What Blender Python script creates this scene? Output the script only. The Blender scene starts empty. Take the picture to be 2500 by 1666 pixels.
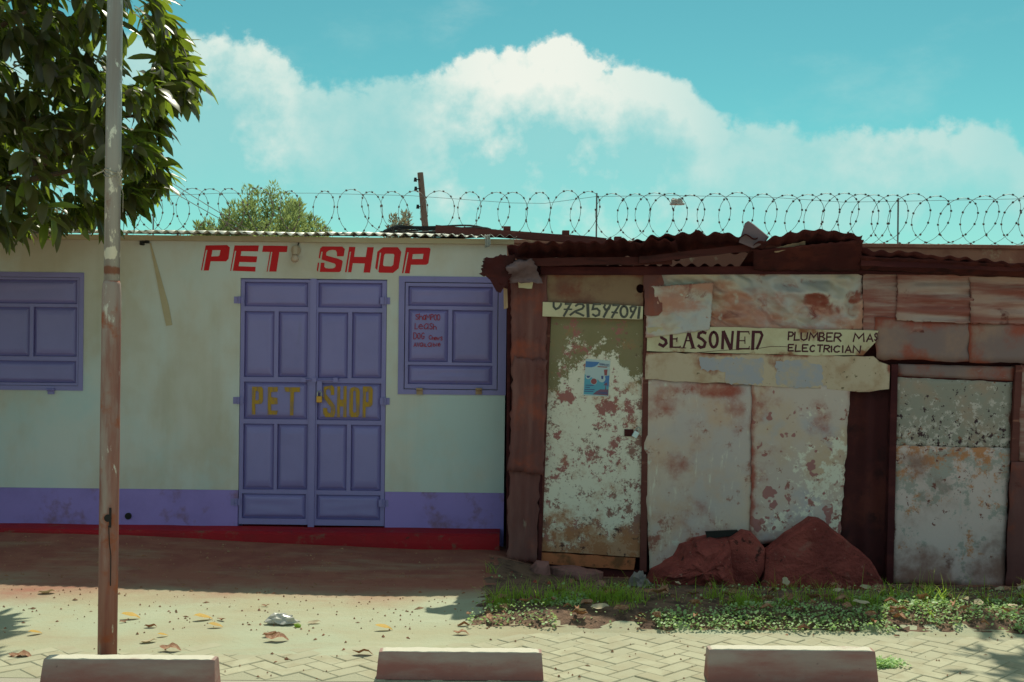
import bpy, bmesh, math, random
from mathutils import Vector, Matrix, noise
from mathutils.geometry import tessellate_polygon
random.seed(7)
R = random.Random(11)
S = bpy.context.scene
COL = S.collection
# ------------------------------------------------------------------ camera
F, CAMZ, ROLL = 2900.0, 1.72, math.radians(0.65)
cr, sr = math.cos(ROLL), math.sin(ROLL)
cam_d = bpy.data.cameras.new("camera")
cam = bpy.data.objects.new("camera", cam_d); COL.objects.link(cam)
cam_d.sensor_width = 36.0; cam_d.lens = 36.0 * F / 2500.0
cam_d.clip_start = 0.1; cam_d.clip_end = 3000
right, up, back = Vector((cr, 0, sr)), Vector((-sr, 0, cr)), Vector((0, -1, 0))
m = Matrix((right, up, back)).transposed().to_4x4(); m.translation = (0, 0, CAMZ)
cam.matrix_world = m
S.camera = cam
# ------------------------------------------------------------------ sky, sun, exposure
SUN_TRAVEL = Vector((-0.130, -0.655, -1.0)).normalized()
EL = math.asin(-SUN_TRAVEL.z); AZ = math.atan2(0.130, 0.655)
world = bpy.data.worlds.new("World"); S.world = world; world.use_nodes = True
wn, wl = world.node_tree.nodes, world.node_tree.links
for n in list(wn): wn.remove(n)
def N(nt, typ, **kw):
    n = nt.new(typ)
    for k, v in kw.items():
        if k.startswith("i_"):
            key = k[2:]; key = int(key) if key.isdigit() else key
            n.inputs[key].default_value = v
        else: setattr(n, k, v)
    return n
def MATH(nt, lk, op, a, b=None, c=None, clamp=False):
    n = nt.new("ShaderNodeMath"); n.operation = op; n.use_clamp = clamp
    for i, x in enumerate((a, b, c)):
        if x is None: continue
        if isinstance(x, (int, float)): n.inputs[i].default_value = x
        else: lk.new(x, n.inputs[i])
    return n.outputs[0]
def SMOOTH(nt, lk, val, a, b):
    n = nt.new("ShaderNodeMapRange"); n.interpolation_type = 'SMOOTHSTEP'
    lk.new(val, n.inputs[0]); n.inputs[1].default_value = a; n.inputs[2].default_value = b
    return n.outputs[0]
def MIX(nt, lk, fac, a, b, blend='MIX'):
    n = nt.new("ShaderNodeMix"); n.data_type = 'RGBA'; n.blend_type = blend
    for i, x in ((0, fac), (6, a), (7, b)):
        if isinstance(x, (int, float)): n.inputs[i].default_value = x
        elif isinstance(x, tuple): n.inputs[i].default_value = x if len(x) == 4 else (*x, 1)
        else: lk.new(x, n.inputs[i])
    return n.outputs[2]
sky = N(wn, "ShaderNodeTexSky", sky_type='NISHITA', sun_disc=False, sun_elevation=EL, sun_rotation=AZ,
        air_density=1.0, dust_density=0.6, ozone_density=1.0, altitude=1600)
tint = MIX(wn, wl, 1.0, sky.outputs[0], (0.41, 0.97, 0.69), 'MULTIPLY')
# cumulus bank: tops follow a profile of height over compass bearing, broken up by noise
tc = N(wn, "ShaderNodeTexCoord")
sep = N(wn, "ShaderNodeSeparateXYZ"); wl.new(tc.outputs["Generated"], sep.inputs[0])
hor = MATH(wn, wl, 'SQRT', MATH(wn, wl, 'ADD', MATH(wn, wl, 'MULTIPLY', sep.outputs[0], sep.outputs[0]),
           MATH(wn, wl, 'MULTIPLY', sep.outputs[1], sep.outputs[1])))
elev = MATH(wn, wl, 'DIVIDE', sep.outputs[2], MATH(wn, wl, 'MAXIMUM', hor, 0.001))        # tan(elevation)
bear = MATH(wn, wl, 'ARCTAN2', sep.outputs[0], sep.outputs[1])                              # 0 = north (+Y)
comb = N(wn, "ShaderNodeCombineXYZ"); wl.new(bear, comb.inputs[0]); wl.new(elev, comb.inputs[1])
def wnoise(scale, detail, rough, off=0.0, sx=1.0):
    mp = N(wn, "ShaderNodeMapping"); mp.inputs[1].default_value = (off, off * .7, off * .3); mp.inputs[3].default_value = (sx, 1, 1)
    wl.new(comb.outputs[0], mp.inputs[0])
    t = N(wn, "ShaderNodeTexNoise"); t.inputs["Scale"].default_value = scale; t.inputs["Detail"].default_value = detail
    t.inputs["Roughness"].default_value = rough; wl.new(mp.outputs[0], t.inputs["Vector"])
    return t.outputs[0]
prof = N(wn, "ShaderNodeFloatCurve")
pts = [(-3.1416, .10), (-2.6, .13), (-2.2, .09), (-1.7, .15), (-1.2, .11), (-.8, .16)]
for px, py in [(-60, 120), (200, 125), (430, 100), (620, 105), (700, 150), (765, 205), (850, 208), (950, 185), (1030, 180), (1130, 135), (1250, 105),
               (1360, 100), (1450, 130), (1540, 165), (1620, 180), (1700, 240), (1760, 300), (1860, 305), (2000, 325), (2090, 315), (2180, 330), (2300, 325), (2440, 345), (2500, 420), (2560, 470), (2900, 400)]:
    u = cr * (px - 1250) + sr * (py - 833); v = -sr * (px - 1250) + cr * (py - 833)
    pts.append((math.atan2(u, F), -v / F))
pts += [(.9, .15), (1.3, .11), (1.8, .17), (2.3, .10), (2.8, .14), (3.1416, .10)]
cv = prof.mapping.curves[0]
cv.points[0].location = (0, pts[0][1]); cv.points[1].location = (1, pts[-1][1])
for a, e in pts[1:-1]:
    cv.points.new((a + math.pi) / (2 * math.pi), e)
for p_ in cv.points: p_.handle_type = 'AUTO_CLAMPED'
prof.mapping.update()
wl.new(MATH(wn, wl, 'DIVIDE', MATH(wn, wl, 'ADD', bear, math.pi), 2 * math.pi), prof.inputs[1])
lump = N(wn, "ShaderNodeFloatCurve")                                                       # how sunlit each stretch of the bank is
lp = [(-3.1416, .4), (-2.2, .7), (-1.2, .35), (-.6, .5)]
for px, q in [(0, .25), (430, .30), (600, .72), (740, .36), (900, .22), (1040, .55), (1130, .85), (1290, .95), (1480, .78), (1650, .55), (1760, .32), (1900, .25), (2060, .32), (2200, .36), (2400, .26), (2550, .2)]:
    lp.append((math.atan2(px - 1250, F), q))
lp += [(.9, .5), (1.6, .7), (2.4, .4), (3.1416, .4)]
cv = lump.mapping.curves[0]; cv.points[0].location = (0, lp[0][1]); cv.points[1].location = (1, lp[-1][1])
for a_, e_ in lp[1:-1]: cv.points.new((a_ + math.pi) / (2 * math.pi), e_)
lump.mapping.update()
wl.new(MATH(wn, wl, 'DIVIDE', MATH(wn, wl, 'ADD', bear, math.pi), 2 * math.pi), lump.inputs[1])
def cen(x, k): return MATH(wn, wl, 'MULTIPLY', MATH(wn, wl, 'SUBTRACT', x, .5), k)
n1 = wnoise(22, 8, .60); n2 = wnoise(11, 6, .58, 3.1); n3 = wnoise(52, 5, .6, 8.2); n4 = wnoise(7, 7, .6, 5.7, .55)
top = MATH(wn, wl, 'ADD', prof.outputs[0], MATH(wn, wl, 'ADD', cen(n1, .042), cen(n3, .030)))
dep = MATH(wn, wl, 'SUBTRACT', top, elev)                                                  # depth below the cloud top
edge = SMOOTH(wn, wl, dep, -.003, .010)
lit = MATH(wn, wl, 'ADD', SMOOTH(wn, wl, dep, .100, .0), MATH(wn, wl, 'ADD', cen(n1, 2.3), cen(n2, 2.8)))
lit = MATH(wn, wl, 'ADD', lit, cen(n3, 1.1), clamp=True)
lit = MATH(wn, wl, 'MULTIPLY', lit, lump.outputs[0])
body = MATH(wn, wl, 'MULTIPLY', edge, MATH(wn, wl, 'ADD', SMOOTH(wn, wl, dep, .27, .05), cen(n4, 1.3), clamp=True))
dens = MATH(wn, wl, 'MULTIPLY', body, MATH(wn, wl, 'ADD', .62, MATH(wn, wl, 'MULTIPLY', lit, .8)), clamp=True)
wisp = MATH(wn, wl, 'MULTIPLY', SMOOTH(wn, wl, n4, .55, .76), .32)
dens = MATH(wn, wl, 'MAXIMUM', dens, wisp)
# unseen broken cumulus above the view, added to brighten and warm the shade light
dv = N(wn, "ShaderNodeVectorMath", operation='SCALE'); wl.new(tc.outputs["Generated"], dv.inputs[0])
wl.new(MATH(wn, wl, 'DIVIDE', 1.0, MATH(wn, wl, 'MAXIMUM', sep.outputs[2], .12)), dv.inputs[3])
hi = N(wn, "ShaderNodeTexNoise"); hi.inputs["Scale"].default_value = 1.1; hi.inputs["Detail"].default_value = 7; wl.new(dv.outputs[0], hi.inputs["Vector"])
high = MATH(wn, wl, 'MULTIPLY', SMOOTH(wn, wl, hi.outputs[0], .44, .56), SMOOTH(wn, wl, elev, .36, .60))
dens = MATH(wn, wl, 'MAXIMUM', dens, high)
lit = MATH(wn, wl, 'MAXIMUM', lit, MATH(wn, wl, 'MULTIPLY', high, .9))
cloud = MIX(wn, wl, lit, (3.1, 5.9, 5.7), (7.7, 7.9, 7.1))
final = MIX(wn, wl, dens, tint, cloud)
bg = N(wn, "ShaderNodeBackground"); bg.inputs[1].default_value = 0.085
wo = N(wn, "ShaderNodeOutputWorld"); wl.new(final, bg.inputs[0]); wl.new(bg.outputs[0], wo.inputs[0])
sun_d = bpy.data.lights.new("sun", 'SUN'); sun_d.energy = 3.4; sun_d.angle = math.radians(.5); sun_d.color = (1.0, .99, .78)
sun = bpy.data.objects.new("sun", sun_d); COL.objects.link(sun); sun.location = (3, 9, 14)
sun.rotation_euler = SUN_TRAVEL.to_track_quat('-Z', 'Y').to_euler()
S.view_settings.view_transform = 'Standard'; S.view_settings.look = 'None'
S.view_settings.exposure = 0.45; S.view_settings.gamma = 1.0; S.view_settings.use_curve_mapping = False
S.cycles.use_denoising = True; S.cycles.max_bounces = 6; S.cycles.transparent_max_bounces = 8
S.cycles.sample_clamp_indirect = 6
# ------------------------------------------------------------------ helpers
def W(px, py, Y):
    du, dv = px - 1250.0, py - 833.0
    u, v = cr * du + sr * dv, -sr * du + cr * dv
    return Vector((u / F * Y, Y, CAMZ - v / F * Y))
def RC(x0, y0, x1, y1, Y):
    c = W((x0 + x1) / 2, (y0 + y1) / 2, Y); hw, hh = (x1 - x0) / F * Y / 2, (y1 - y0) / F * Y / 2
    return c.x - hw, c.x + hw, c.z - hh, c.z + hh
ORG = {}
def tag(o, label=None, cat=None, group=None, kind=None):
    if label: o["label"] = label
    if cat: o["category"] = cat
    if group: o["group"] = group
    if kind: o["kind"] = kind
    return o
def link(o, parent, org):
    COL.objects.link(o); ORG[o.name] = Vector(org)
    o.location = Vector(org) - (ORG[parent.name] if parent else Vector((0, 0, 0)))
    if parent: o.parent = parent
    return o
def empty(name, loc, label, cat, group=None):
    o = bpy.data.objects.new(name, None); o.empty_display_size = .2
    link(o, None, loc); return tag(o, label, cat, group)
def mk(name, verts, faces, mat, parent=None, org=None, smooth=False):
    vs = [Vector(v) for v in verts]
    if org is None:
        org = Vector((min(v.x for v in vs), sum(v.y for v in vs) / len(vs), min(v.z for v in vs)))
    me = bpy.data.meshes.new(name)
    me.from_pydata([tuple(v - Vector(org)) for v in vs], [], faces); me.validate(); me.update()
    me.materials.append(mat)
    if smooth:
        for p in me.polygons: p.use_smooth = True
    o = bpy.data.objects.new(name, me)
    return link(o, parent, org)
class MB:
    def __init__(s): s.v, s.f = [], []
    def add(s, vs, fs):
        b = len(s.v); s.v += [Vector(x) for x in vs]; s.f += [tuple(i + b for i in f) for f in fs]
    def box(s, x0, x1, y0, y1, z0, z1):
        s.add([(x0, y0, z0), (x1, y0, z0), (x1, y1, z0), (x0, y1, z0), (x0, y0, z1), (x1, y0, z1), (x1, y1, z1), (x0, y1, z1)],
              [(0, 3, 2, 1), (4, 5, 6, 7), (0, 1, 5, 4), (1, 2, 6, 5), (2, 3, 7, 6), (3, 0, 4, 7)])
    def tube(s, pts, r, n=6, cap=True):
        pts = [Vector(p) for p in pts]; rs = r if isinstance(r, list) else [r] * len(pts)
        t0 = (pts[1] - pts[0]).normalized(); ref = t0.orthogonal().normalized()
        vs, fs = [], []
        for i, p in enumerate(pts):
            t = (pts[min(i + 1, len(pts) - 1)] - pts[max(i - 1, 0)]).normalized()
            ref = (ref - t * ref.dot(t)).normalized(); bi = t.cross(ref)
            for k in range(n):
                a = 2 * math.pi * k / n; vs.append(p + (ref * math.cos(a) + bi * math.sin(a)) * rs[i])
        for i in range(len(pts) - 1):
            for k in range(n):
                a, b = i * n + k, i * n + (k + 1) % n; fs.append((a, b, b + n, a + n))
        if cap: fs += [tuple(reversed(range(n))), tuple(range((len(pts) - 1) * n, len(pts) * n))]
        s.add(vs, fs)
    def build(s, name, mat, parent=None, org=None, smooth=False):
        return mk(name, s.v, s.f, mat, parent, org, smooth)
def box(name, x0, x1, y0, y1, z0, z1, mat, parent=None, bevel=0.0):
    b = MB(); b.box(x0, x1, y0, y1, z0, z1); o = b.build(name, mat, parent)
    if bevel:
        bm = bmesh.new(); bm.from_mesh(o.data)
        bmesh.ops.bevel(bm, geom=bm.edges[:], offset=bevel, segments=2, affect='EDGES', profile=.5)
        bm.to_mesh(o.data); bm.free()
    return o
def plate_mesh(b, outer, holes, y0, y1, back=True):
    loops = [outer] + holes
    pl = [[Vector((x, z, 0)) for x, z in lp] for lp in loops]
    tris = tessellate_polygon(pl); flat = [p for lp in pl for p in lp]; n = len(flat)
    vs = [(p.x, y0, p.y) for p in flat] + [(p.x, y1, p.y) for p in flat]
    fs = []
    for t in tris:
        a, bb, c = (flat[i] for i in t)
        if (bb - a).cross(c - a).z < 0: t = (t[0], t[2], t[1])
        fs.append(tuple(t))                                   # front faces the street (-Y)
        if back: fs.append((t[2] + n, t[1] + n, t[0] + n))
    st = 0
    for li, lp in enumerate(pl):
        area = sum(lp[i].x * lp[(i + 1) % len(lp)].y - lp[(i + 1) % len(lp)].x * lp[i].y for i in range(len(lp)))
        flip = (area > 0) != (li > 0)
        for i in range(len(lp)):
            a, c = st + i, st + (i + 1) % len(lp)
            fs.append((a, a + n, c + n, c) if flip else (a, c, c + n, a + n))
        st += len(lp)
    b.add(vs, fs)
def plate(name, outer, holes, y0, y1, mat, parent=None):
    b = MB(); plate_mesh(b, outer, holes, y0, y1); return b.build(name, mat, parent)
def pxz(pts, Y, ox=0, oy=0, sc=1.0):
    out = []
    for x, y in pts:
        w = W(ox + x / sc, oy + y / sc, Y); out.append((w.x, w.z))
    return out
def rect(x0, x1, z0, z1): return [(x0, z0), (x1, z0), (x1, z1), (x0, z1)]
def rough_poly(pts, step, amp, seed=0):
    """subdivide a pixel outline and wobble it, for torn and cut edges"""
    out = []; rr = random.Random(seed)
    for i in range(len(pts)):
        a, b = pts[i], pts[(i + 1) % len(pts)]; L = math.hypot(b[0] - a[0], b[1] - a[1]); n = max(1, int(L / step))
        nx, ny = -(b[1] - a[1]) / max(L, 1e-6), (b[0] - a[0]) / max(L, 1e-6)
        for k in range(n):
            t = k / n; d = 0 if k == 0 else rr.uniform(-amp, amp)
            out.append((a[0] + (b[0] - a[0]) * t + nx * d, a[1] + (b[1] - a[1]) * t + ny * d))
    return out
def sheet(name, corners, Y, mat, parent, nx, nz, disp=None, edge=0.0, seed=0, thick=.003, flat=False, jit=0.0):
    """sheet metal: px corners TL,TR,BR,BL at depth Y (or a depth per corner), relief towards the street"""
    Ys = Y if isinstance(Y, (list, tuple)) else [Y] * 4
    rr = random.Random(seed); vs, fs = [], []
    for j in range(nz + 1):
        for i in range(nx + 1):
            u, v = i / nx, j / nz
            if jit and 0 < i < nx: u += rr.uniform(-jit, jit) / nx
            if jit and 0 < j < nz: v += rr.uniform(-jit, jit) / nz
            wts = ((1 - u) * (1 - v), u * (1 - v), u * v, (1 - u) * v)
            px = sum(w * c[0] for w, c in zip(wts, corners)); py = sum(w * c[1] for w, c in zip(wts, corners)); yy = sum(w * c for w, c in zip(wts, Ys))
            if edge:
                if i in (0, nx): px += rr.uniform(-edge, edge)
                if j in (0, nz): py += rr.uniform(-edge, edge)
            d = disp(u, v, rr) if disp else 0
            w = W(px, py, yy); vs.append(Vector((w.x, yy - d, w.z)))
    for j in range(nz):
        for i in range(nx):
            a = j * (nx + 1) + i; b = a + nx + 1
            if flat and (i + j) % 2: fs += [(a, b, a + 1), (a + 1, b, b + 1)]
            elif flat: fs += [(a, b, b + 1), (a, b + 1, a + 1)]
            else: fs.append((a, b, b + 1, a + 1))
    o = mk(name, vs, fs, mat, parent, smooth=not flat)
    md = o.modifiers.new("thick", 'SOLIDIFY'); md.thickness = thick; md.offset = -1
    return o
def corr(name, p00, p10, p11, p01, waves, amp, mat, parent, nv=4, bend=None, edge=0.0, seed=0, thick=.002):
    """corrugated sheet over a 3D quad: waves run along p00->p10"""
    p00, p10, p11, p01 = map(Vector, (p00, p10, p11, p01)); rr = random.Random(seed)
    nrm = (p10 - p00).cross(p01 - p00).normalized(); nu = int(waves * 8); vs, fs = [], []
    for j in range(nv + 1):
        for i in range(nu + 1):
            u, v = i / nu, j / nv
            p = (p00 * (1 - u) + p10 * u) * (1 - v) + (p01 * (1 - u) + p11 * u) * v
            p = p + nrm * (amp * math.sin(u * waves * 2 * math.pi))
            if bend: p = p + bend(u, v)
            if edge and j in (0, nv): p = p + (p01 - p00).normalized() * (noise.noise(Vector((u * 14 + seed, seed * 3.3, 0))) * edge)
            vs.append(p)
    for j in range(nv):
        for i in range(nu):
            a = j * (nu + 1) + i; b = a + nu + 1; fs.append((a, a + 1, b + 1, b))
    o = mk(name, vs, fs, mat, parent, smooth=True)
    md = o.modifiers.new("thick", 'SOLIDIFY'); md.thickness = thick; md.offset = 0
    return o
def ribbon(b, pts, w, y):
    """painted stroke: mitred strip through (x,z) points, facing the street"""
    n = len(pts); P = [Vector((p[0], p[1])) for p in pts]; vs = []
    for i in range(n):
        d0 = (P[i] - P[i - 1]).normalized() if i else None
        d1 = (P[i + 1] - P[i]).normalized() if i < n - 1 else None
        if d0 is None: t, k = d1, 1
        elif d1 is None: t, k = d0, 1
        else:
            t = d0 + d1; t = t.normalized() if t.length > .2 else d1; k = 1 / max(.55, abs(t.dot(d1)))
        nn = Vector((-t.y, t.x)) * (w / 2 * k)
        p = P[i] - (t * w * .2 if i == 0 else Vector((0, 0))) + (t * w * .2 if i == n - 1 else Vector((0, 0)))
        vs += [(p.x + nn.x, y, p.y + nn.y), (p.x - nn.x, y, p.y - nn.y)]
    b.add(vs, [(2 * i, 2 * i + 1, 2 * i + 3, 2 * i + 2) for i in range(n - 1)])
def ell(cx, cy, rx, ry, n=14): return [(cx + rx * math.sin(2 * math.pi * k / n), cy - ry * math.cos(2 * math.pi * k / n)) for k in range(n + 1)]
OV = ell(.5, .5, .5, .5, 12)
GL = {'A': [[(0, 1), (.5, 0), (1, 1)], [(.2, .65), (.8, .65)]], 'B': [[(0, 0), (0, 1)], [(0, 0), (.7, .04), (.85, .25), (.6, .46), (0, .48)], [(.5, .48), (1, .7), (.8, .96), (0, 1)]],
 'C': [[(1, .14), (.6, 0), (.15, .2), (0, .6), (.25, .96), (.6, 1), (.95, .85)]], 'D': [[(0, 0), (0, 1)], [(0, 0), (.6, .03), (1, .35), (.95, .7), (.55, .98), (0, 1)]],
 'E': [[(0, 0), (0, 1)], [(0, 0), (1, 0)], [(0, .5), (.75, .48)], [(0, 1), (1, 1)]], 'G': [[(1, .14), (.55, 0), (.1, .25), (0, .6), (.3, 1), (.8, .95), (1, .6), (.55, .58)]],
 'I': [[(.5, 0), (.5, 1)]], 'L': [[(.1, 0), (0, 1), (1, .97)]], 'M': [[(0, 1), (.12, 0), (.5, .6), (.9, 0), (1, 1)]], 'N': [[(0, 1), (.05, 0), (.92, 1), (1, 0)]],
 'O': [OV], 'P': [[(.05, 0), (0, 1)], [(0, 0), (.75, .03), (1, .25), (.7, .5), (.05, .52)]], 'R': [[(.1, 0), (0, 1)], [(.1, 0), (.8, .03), (1, .25), (.7, .48), (.05, .5)], [(.4, .5), (1, 1)]],
 'S': [[(1, .12), (.55, 0), (.08, .18), (.25, .44), (.8, .56), (.95, .82), (.5, 1), (0, .86)]], 'T': [[(0, 0), (1, 0)], [(.5, 0), (.45, 1)]], 'U': [[(0, 0), (.05, .8), (.45, 1), (.9, .8), (1, 0)]],
 'V': [[(0, 0), (.5, 1), (1, 0)]], 'a': [[(1, .1), (.5, 0), (0, .4), (.15, .9), (.6, .95), (.95, .6)], [(1, 0), (1, 1)]], 'b': [[(0, 0), (0, 1)], [(0, .55), (.6, .4), (1, .7), (.6, 1), (0, .95)]],
 'e': [[(.05, .5), (1, .45), (.6, 0), (.1, .2), (0, .65), (.4, 1), (1, .88)]], 'h': [[(0, 0), (0, 1)], [(0, .6), (.55, .4), (1, .6), (1, 1)]], 'i': [[(.5, .3), (.5, 1)], [(.5, .02), (.5, .1)]],
 'l': [[(.5, 0), (.5, 1)]], 's': [[(1, .12), (.5, 0), (.1, .2), (.9, .65), (.7, 1), (0, .9)]], 'w': [[(0, 0), (.25, 1), (.5, .3), (.75, 1), (1, 0)]]}
def letters(b, spec, Y, ox, oy, sc, w, slant=0.0):
    """spec: (glyph, x0, x1, ytop, ybottom) in zoomed pixels"""
    k = 0
    for g, x0, x1, y0, y1 in spec:
        for st in GL[g]:
            k += 1
            ribbon(b, pxz([(x0 + (x1 - x0) * (p[0] + slant * (1 - p[1])), y0 + (y1 - y0) * p[1]) for p in st], Y, ox, oy, sc), w / sc / F * Y, Y - .0004 * (k % 5))
# ------------------------------------------------------------------ materials
MATS = {}
def mat(name, base, rough=.8, layers=(), metallic=0.0, bump=None, spec=.3, trans=None, var=0.0, rnd=True):
    """base colour with stain / paint / rust layers. layer = (colour, noise scale, threshold, softness, options)"""
    M = bpy.data.materials.new(name); M.use_nodes = True; nt, lk = M.node_tree.nodes, M.node_tree.links
    for n in list(nt): nt.remove(n)
    out = N(nt, "ShaderNodeOutputMaterial"); bs = N(nt, "ShaderNodeBsdfPrincipled")
    bs.inputs["Roughness"].default_value = rough; bs.inputs["Metallic"].default_value = metallic
    bs.inputs["Specular IOR Level"].default_value = spec
    t = N(nt, "ShaderNodeTexCoord"); vec = t.outputs["Object"]
    sp = N(nt, "ShaderNodeSeparateXYZ"); lk.new(vec, sp.inputs[0])
    info = N(nt, "ShaderNodeObjectInfo"); off = N(nt, "ShaderNodeVectorMath", operation='ADD'); lk.new(vec, off.inputs[0])
    if rnd:
        sc_ = MATH(nt, lk, 'MULTIPLY', info.outputs["Random"], 37.0); cb = N(nt, "ShaderNodeCombineXYZ")
        for i in range(3): lk.new(sc_, cb.inputs[i])
        lk.new(cb.outputs[0], off.inputs[1])
    nvec = off.outputs[0]
    def nz(scale, detail=5, rg=.6, st=(1, 1, 1), dist=0.0, o=0.0):
        mp = N(nt, "ShaderNodeMapping"); mp.inputs[1].default_value = (o, o * 1.7, o * .6); mp.inputs[3].default_value = st; lk.new(nvec, mp.inputs[0])
        x = N(nt, "ShaderNodeTexNoise"); x.inputs["Scale"].default_value = scale; x.inputs["Detail"].default_value = detail
        x.inputs["Roughness"].default_value = rg; x.inputs["Distortion"].default_value = dist; lk.new(mp.outputs[0], x.inputs["Vector"]); return x.outputs[0]
    rgb = N(nt, "ShaderNodeRGB"); rgb.outputs[0].default_value = (*base, 1); col = rgb.outputs[0]
    rsock = None
    if var:
        v = MATH(nt, lk, 'ADD', MATH(nt, lk, 'MULTIPLY', MATH(nt, lk, 'SUBTRACT', nz(2.2, 6, .6, o=91), .5), var * 2.2), 1.0)
        if rnd: v = MATH(nt, lk, 'MULTIPLY', v, MATH(nt, lk, 'ADD', 1 - var * .5, MATH(nt, lk, 'MULTIPLY', info.outputs["Random"], var)))
        vm = N(nt, "ShaderNodeVectorMath", operation='SCALE'); lk.new(col, vm.inputs[0]); lk.new(v, vm.inputs[3]); col = vm.outputs[0]
    for li, L in enumerate(layers):
        c, scale, th, so = L[:4]; o = L[4] if len(L) > 4 else {}
        val = nz(scale, o.get('d', 6), o.get('r', .62), o.get('st', (1, 1, 1)), o.get('dist', 0.0), 7.3 * (li + 1))
        for ax, key in ((2, 'z'), (0, 'x'), (1, 'y')):
            if key in o:                                  # (a, b, k): adds k going from a to b
                a, b_, k = o[key]; mr = N(nt, "ShaderNodeMapRange"); lk.new(sp.outputs[ax], mr.inputs[0])
                mr.inputs[1].default_value = a; mr.inputs[2].default_value = b_; mr.inputs[3].default_value = 0; mr.inputs[4].default_value = k
                val = MATH(nt, lk, 'ADD', val, mr.outputs[0])
        for (cx, cz, rx, rz, k) in o.get('blobs', ()):
            dx = MATH(nt, lk, 'DIVIDE', MATH(nt, lk, 'SUBTRACT', sp.outputs[0], cx), rx); dz = MATH(nt, lk, 'DIVIDE', MATH(nt, lk, 'SUBTRACT', sp.outputs[2], cz), rz)
            d2 = MATH(nt, lk, 'SQRT', MATH(nt, lk, 'ADD', MATH(nt, lk, 'MULTIPLY', dx, dx), MATH(nt, lk, 'MULTIPLY', dz, dz)))
            val = MATH(nt, lk, 'ADD', val, MATH(nt, lk, 'MULTIPLY', SMOOTH(nt, lk, d2, 1.5, .5), k))
        if 'gz' in o:                                         # (a, b, k) over the share of the piece's own height
            a, b_, k = o['gz']; g2 = N(nt, "ShaderNodeSeparateXYZ"); lk.new(t.outputs["Generated"], g2.inputs[0])
            val = MATH(nt, lk, 'ADD', val, MATH(nt, lk, 'MULTIPLY', SMOOTH(nt, lk, g2.outputs[2], a, b_), k))
        if 'border' in o:                                     # (share of width, share of height, k): adds k along the sheet's own edges
            bw_, bh_, bk = o['border']; gs = N(nt, "ShaderNodeSeparateXYZ"); lk.new(t.outputs["Generated"], gs.inputs[0]); dm = None
            for ax, wd_ in ((0, bw_), (2, bh_)):
                d1_ = MATH(nt, lk, 'DIVIDE', MATH(nt, lk, 'MINIMUM', gs.outputs[ax], MATH(nt, lk, 'SUBTRACT', 1.0, gs.outputs[ax])), wd_)
                dm = d1_ if dm is None else MATH(nt, lk, 'MINIMUM', dm, d1_)
            val = MATH(nt, lk, 'ADD', val, MATH(nt, lk, 'MULTIPLY', SMOOTH(nt, lk, dm, 1.0, 0.0), bk))
        fac = SMOOTH(nt, lk, val, th - so, th + so)
        fac = MATH(nt, lk, 'MULTIPLY', fac, o.get('a', 1.0))
        col = MIX(nt, lk, fac, col, c)
    lk.new(col, bs.inputs["Base Color"])
    if bump:
        h = nz(bump[0], 8, .65, bump[3] if len(bump) > 3 else (1, 1, 1), 0, 55)
        bp = N(nt, "ShaderNodeBump"); bp.inputs["Strength"].default_value = bump[1]; bp.inputs["Distance"].default_value = bump[2]
        lk.new(h, bp.inputs["Height"]); lk.new(bp.outputs[0], bs.inputs["Normal"])
    if trans:
        tr = N(nt, "ShaderNodeBsdfTranslucent"); tr.inputs[0].default_value = (*trans[0], 1); ms = N(nt, "ShaderNodeMixShader"); ms.inputs[0].default_value = trans[1]
        lk.new(bs.outputs[0], ms.inputs[1]); lk.new(tr.outputs[0], ms.inputs[2]); lk.new(ms.outputs[0], out.inputs[0])
    else: lk.new(bs.outputs[0], out.inputs[0])
    MATS[name] = M; return M
RUST = (.32, .068, .038); RUSTD = (.13, .026, .022); TEALW = (.62, .56, .42)
m_wall = mat("cream_plaster", (.65, .585, .535), .85, [((.50, .37, .25), 1.0, .60, .22, {'x': (3.0, 6.4, -.12), 'z': (1.1, 2.2, .10), 'a': .8}), ((.55, .47, .36), 2.6, .60, .10, {'st': (1, 1, .35), 'a': .55}), ((.30, .20, .13), 7, .76, .05, {'a': .45}), ((.25, .15, .10), 38, .80, .03, {'a': .7}), ((.46, .40, .33), 3, .60, .14, {'st': (3, 3, .14), 'a': .22, 'd': 9}), ((.52, .42, .34), .9, .54, .02, {'a': .22, 'd': 3}), ((.66, .66, .66), 1.5, .56, .10, {'st': (1, 1, .5), 'z': (1.4, .3, .08), 'a': .7}), ((.53, .62, .64), 1.1, .68, .14, {'x': (5.6, 6.9, .14), 'z': (1.2, .4, .10), 'a': .8})], bump=(35, .25, .004), spec=.2, rnd=False)
m_dado = mat("blue_gloss_paint", (.34, .23, .62), .55, [((.27, .18, .50), 2.5, .55, .15, {'a': .7}), ((.22, .10, .12), 6, .62, .1, {'z': (.12, 0, .22), 'a': .7})], bump=(30, .15, .003))
m_door = mat("violet_blue_enamel", (.26, .21, .49), .42, [((.205, .165, .40), 1.6, .56, .16, {'a': .6}), ((.10, .07, .14), 30, .76, .02, {'a': .8, 'd': 4}), ((.30, .25, .34), 5, .70, .05, {'st': (2, 1, .3), 'd': 9, 'a': .5}), ((.20, .17, .33), 5, .66, .08, {'st': (1, 1, .3), 'a': .5})], bump=(14, .06, .003), spec=.45)
m_red = mat("red_sign_paint", (.60, .004, .010), .5, [((.44, .005, .010), 6, .62, .12, {'a': .6})], rnd=False)
m_yel = mat("yellow_brushed_paint", (.48, .25, .022), .55, [((.24, .15, .14), 26, .56, .10, {'st': (1.6, 1, .25), 'a': .8})], rnd=False)
m_redtxt = mat("red_felt_lettering", (.36, .02, .035), .6)
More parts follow.
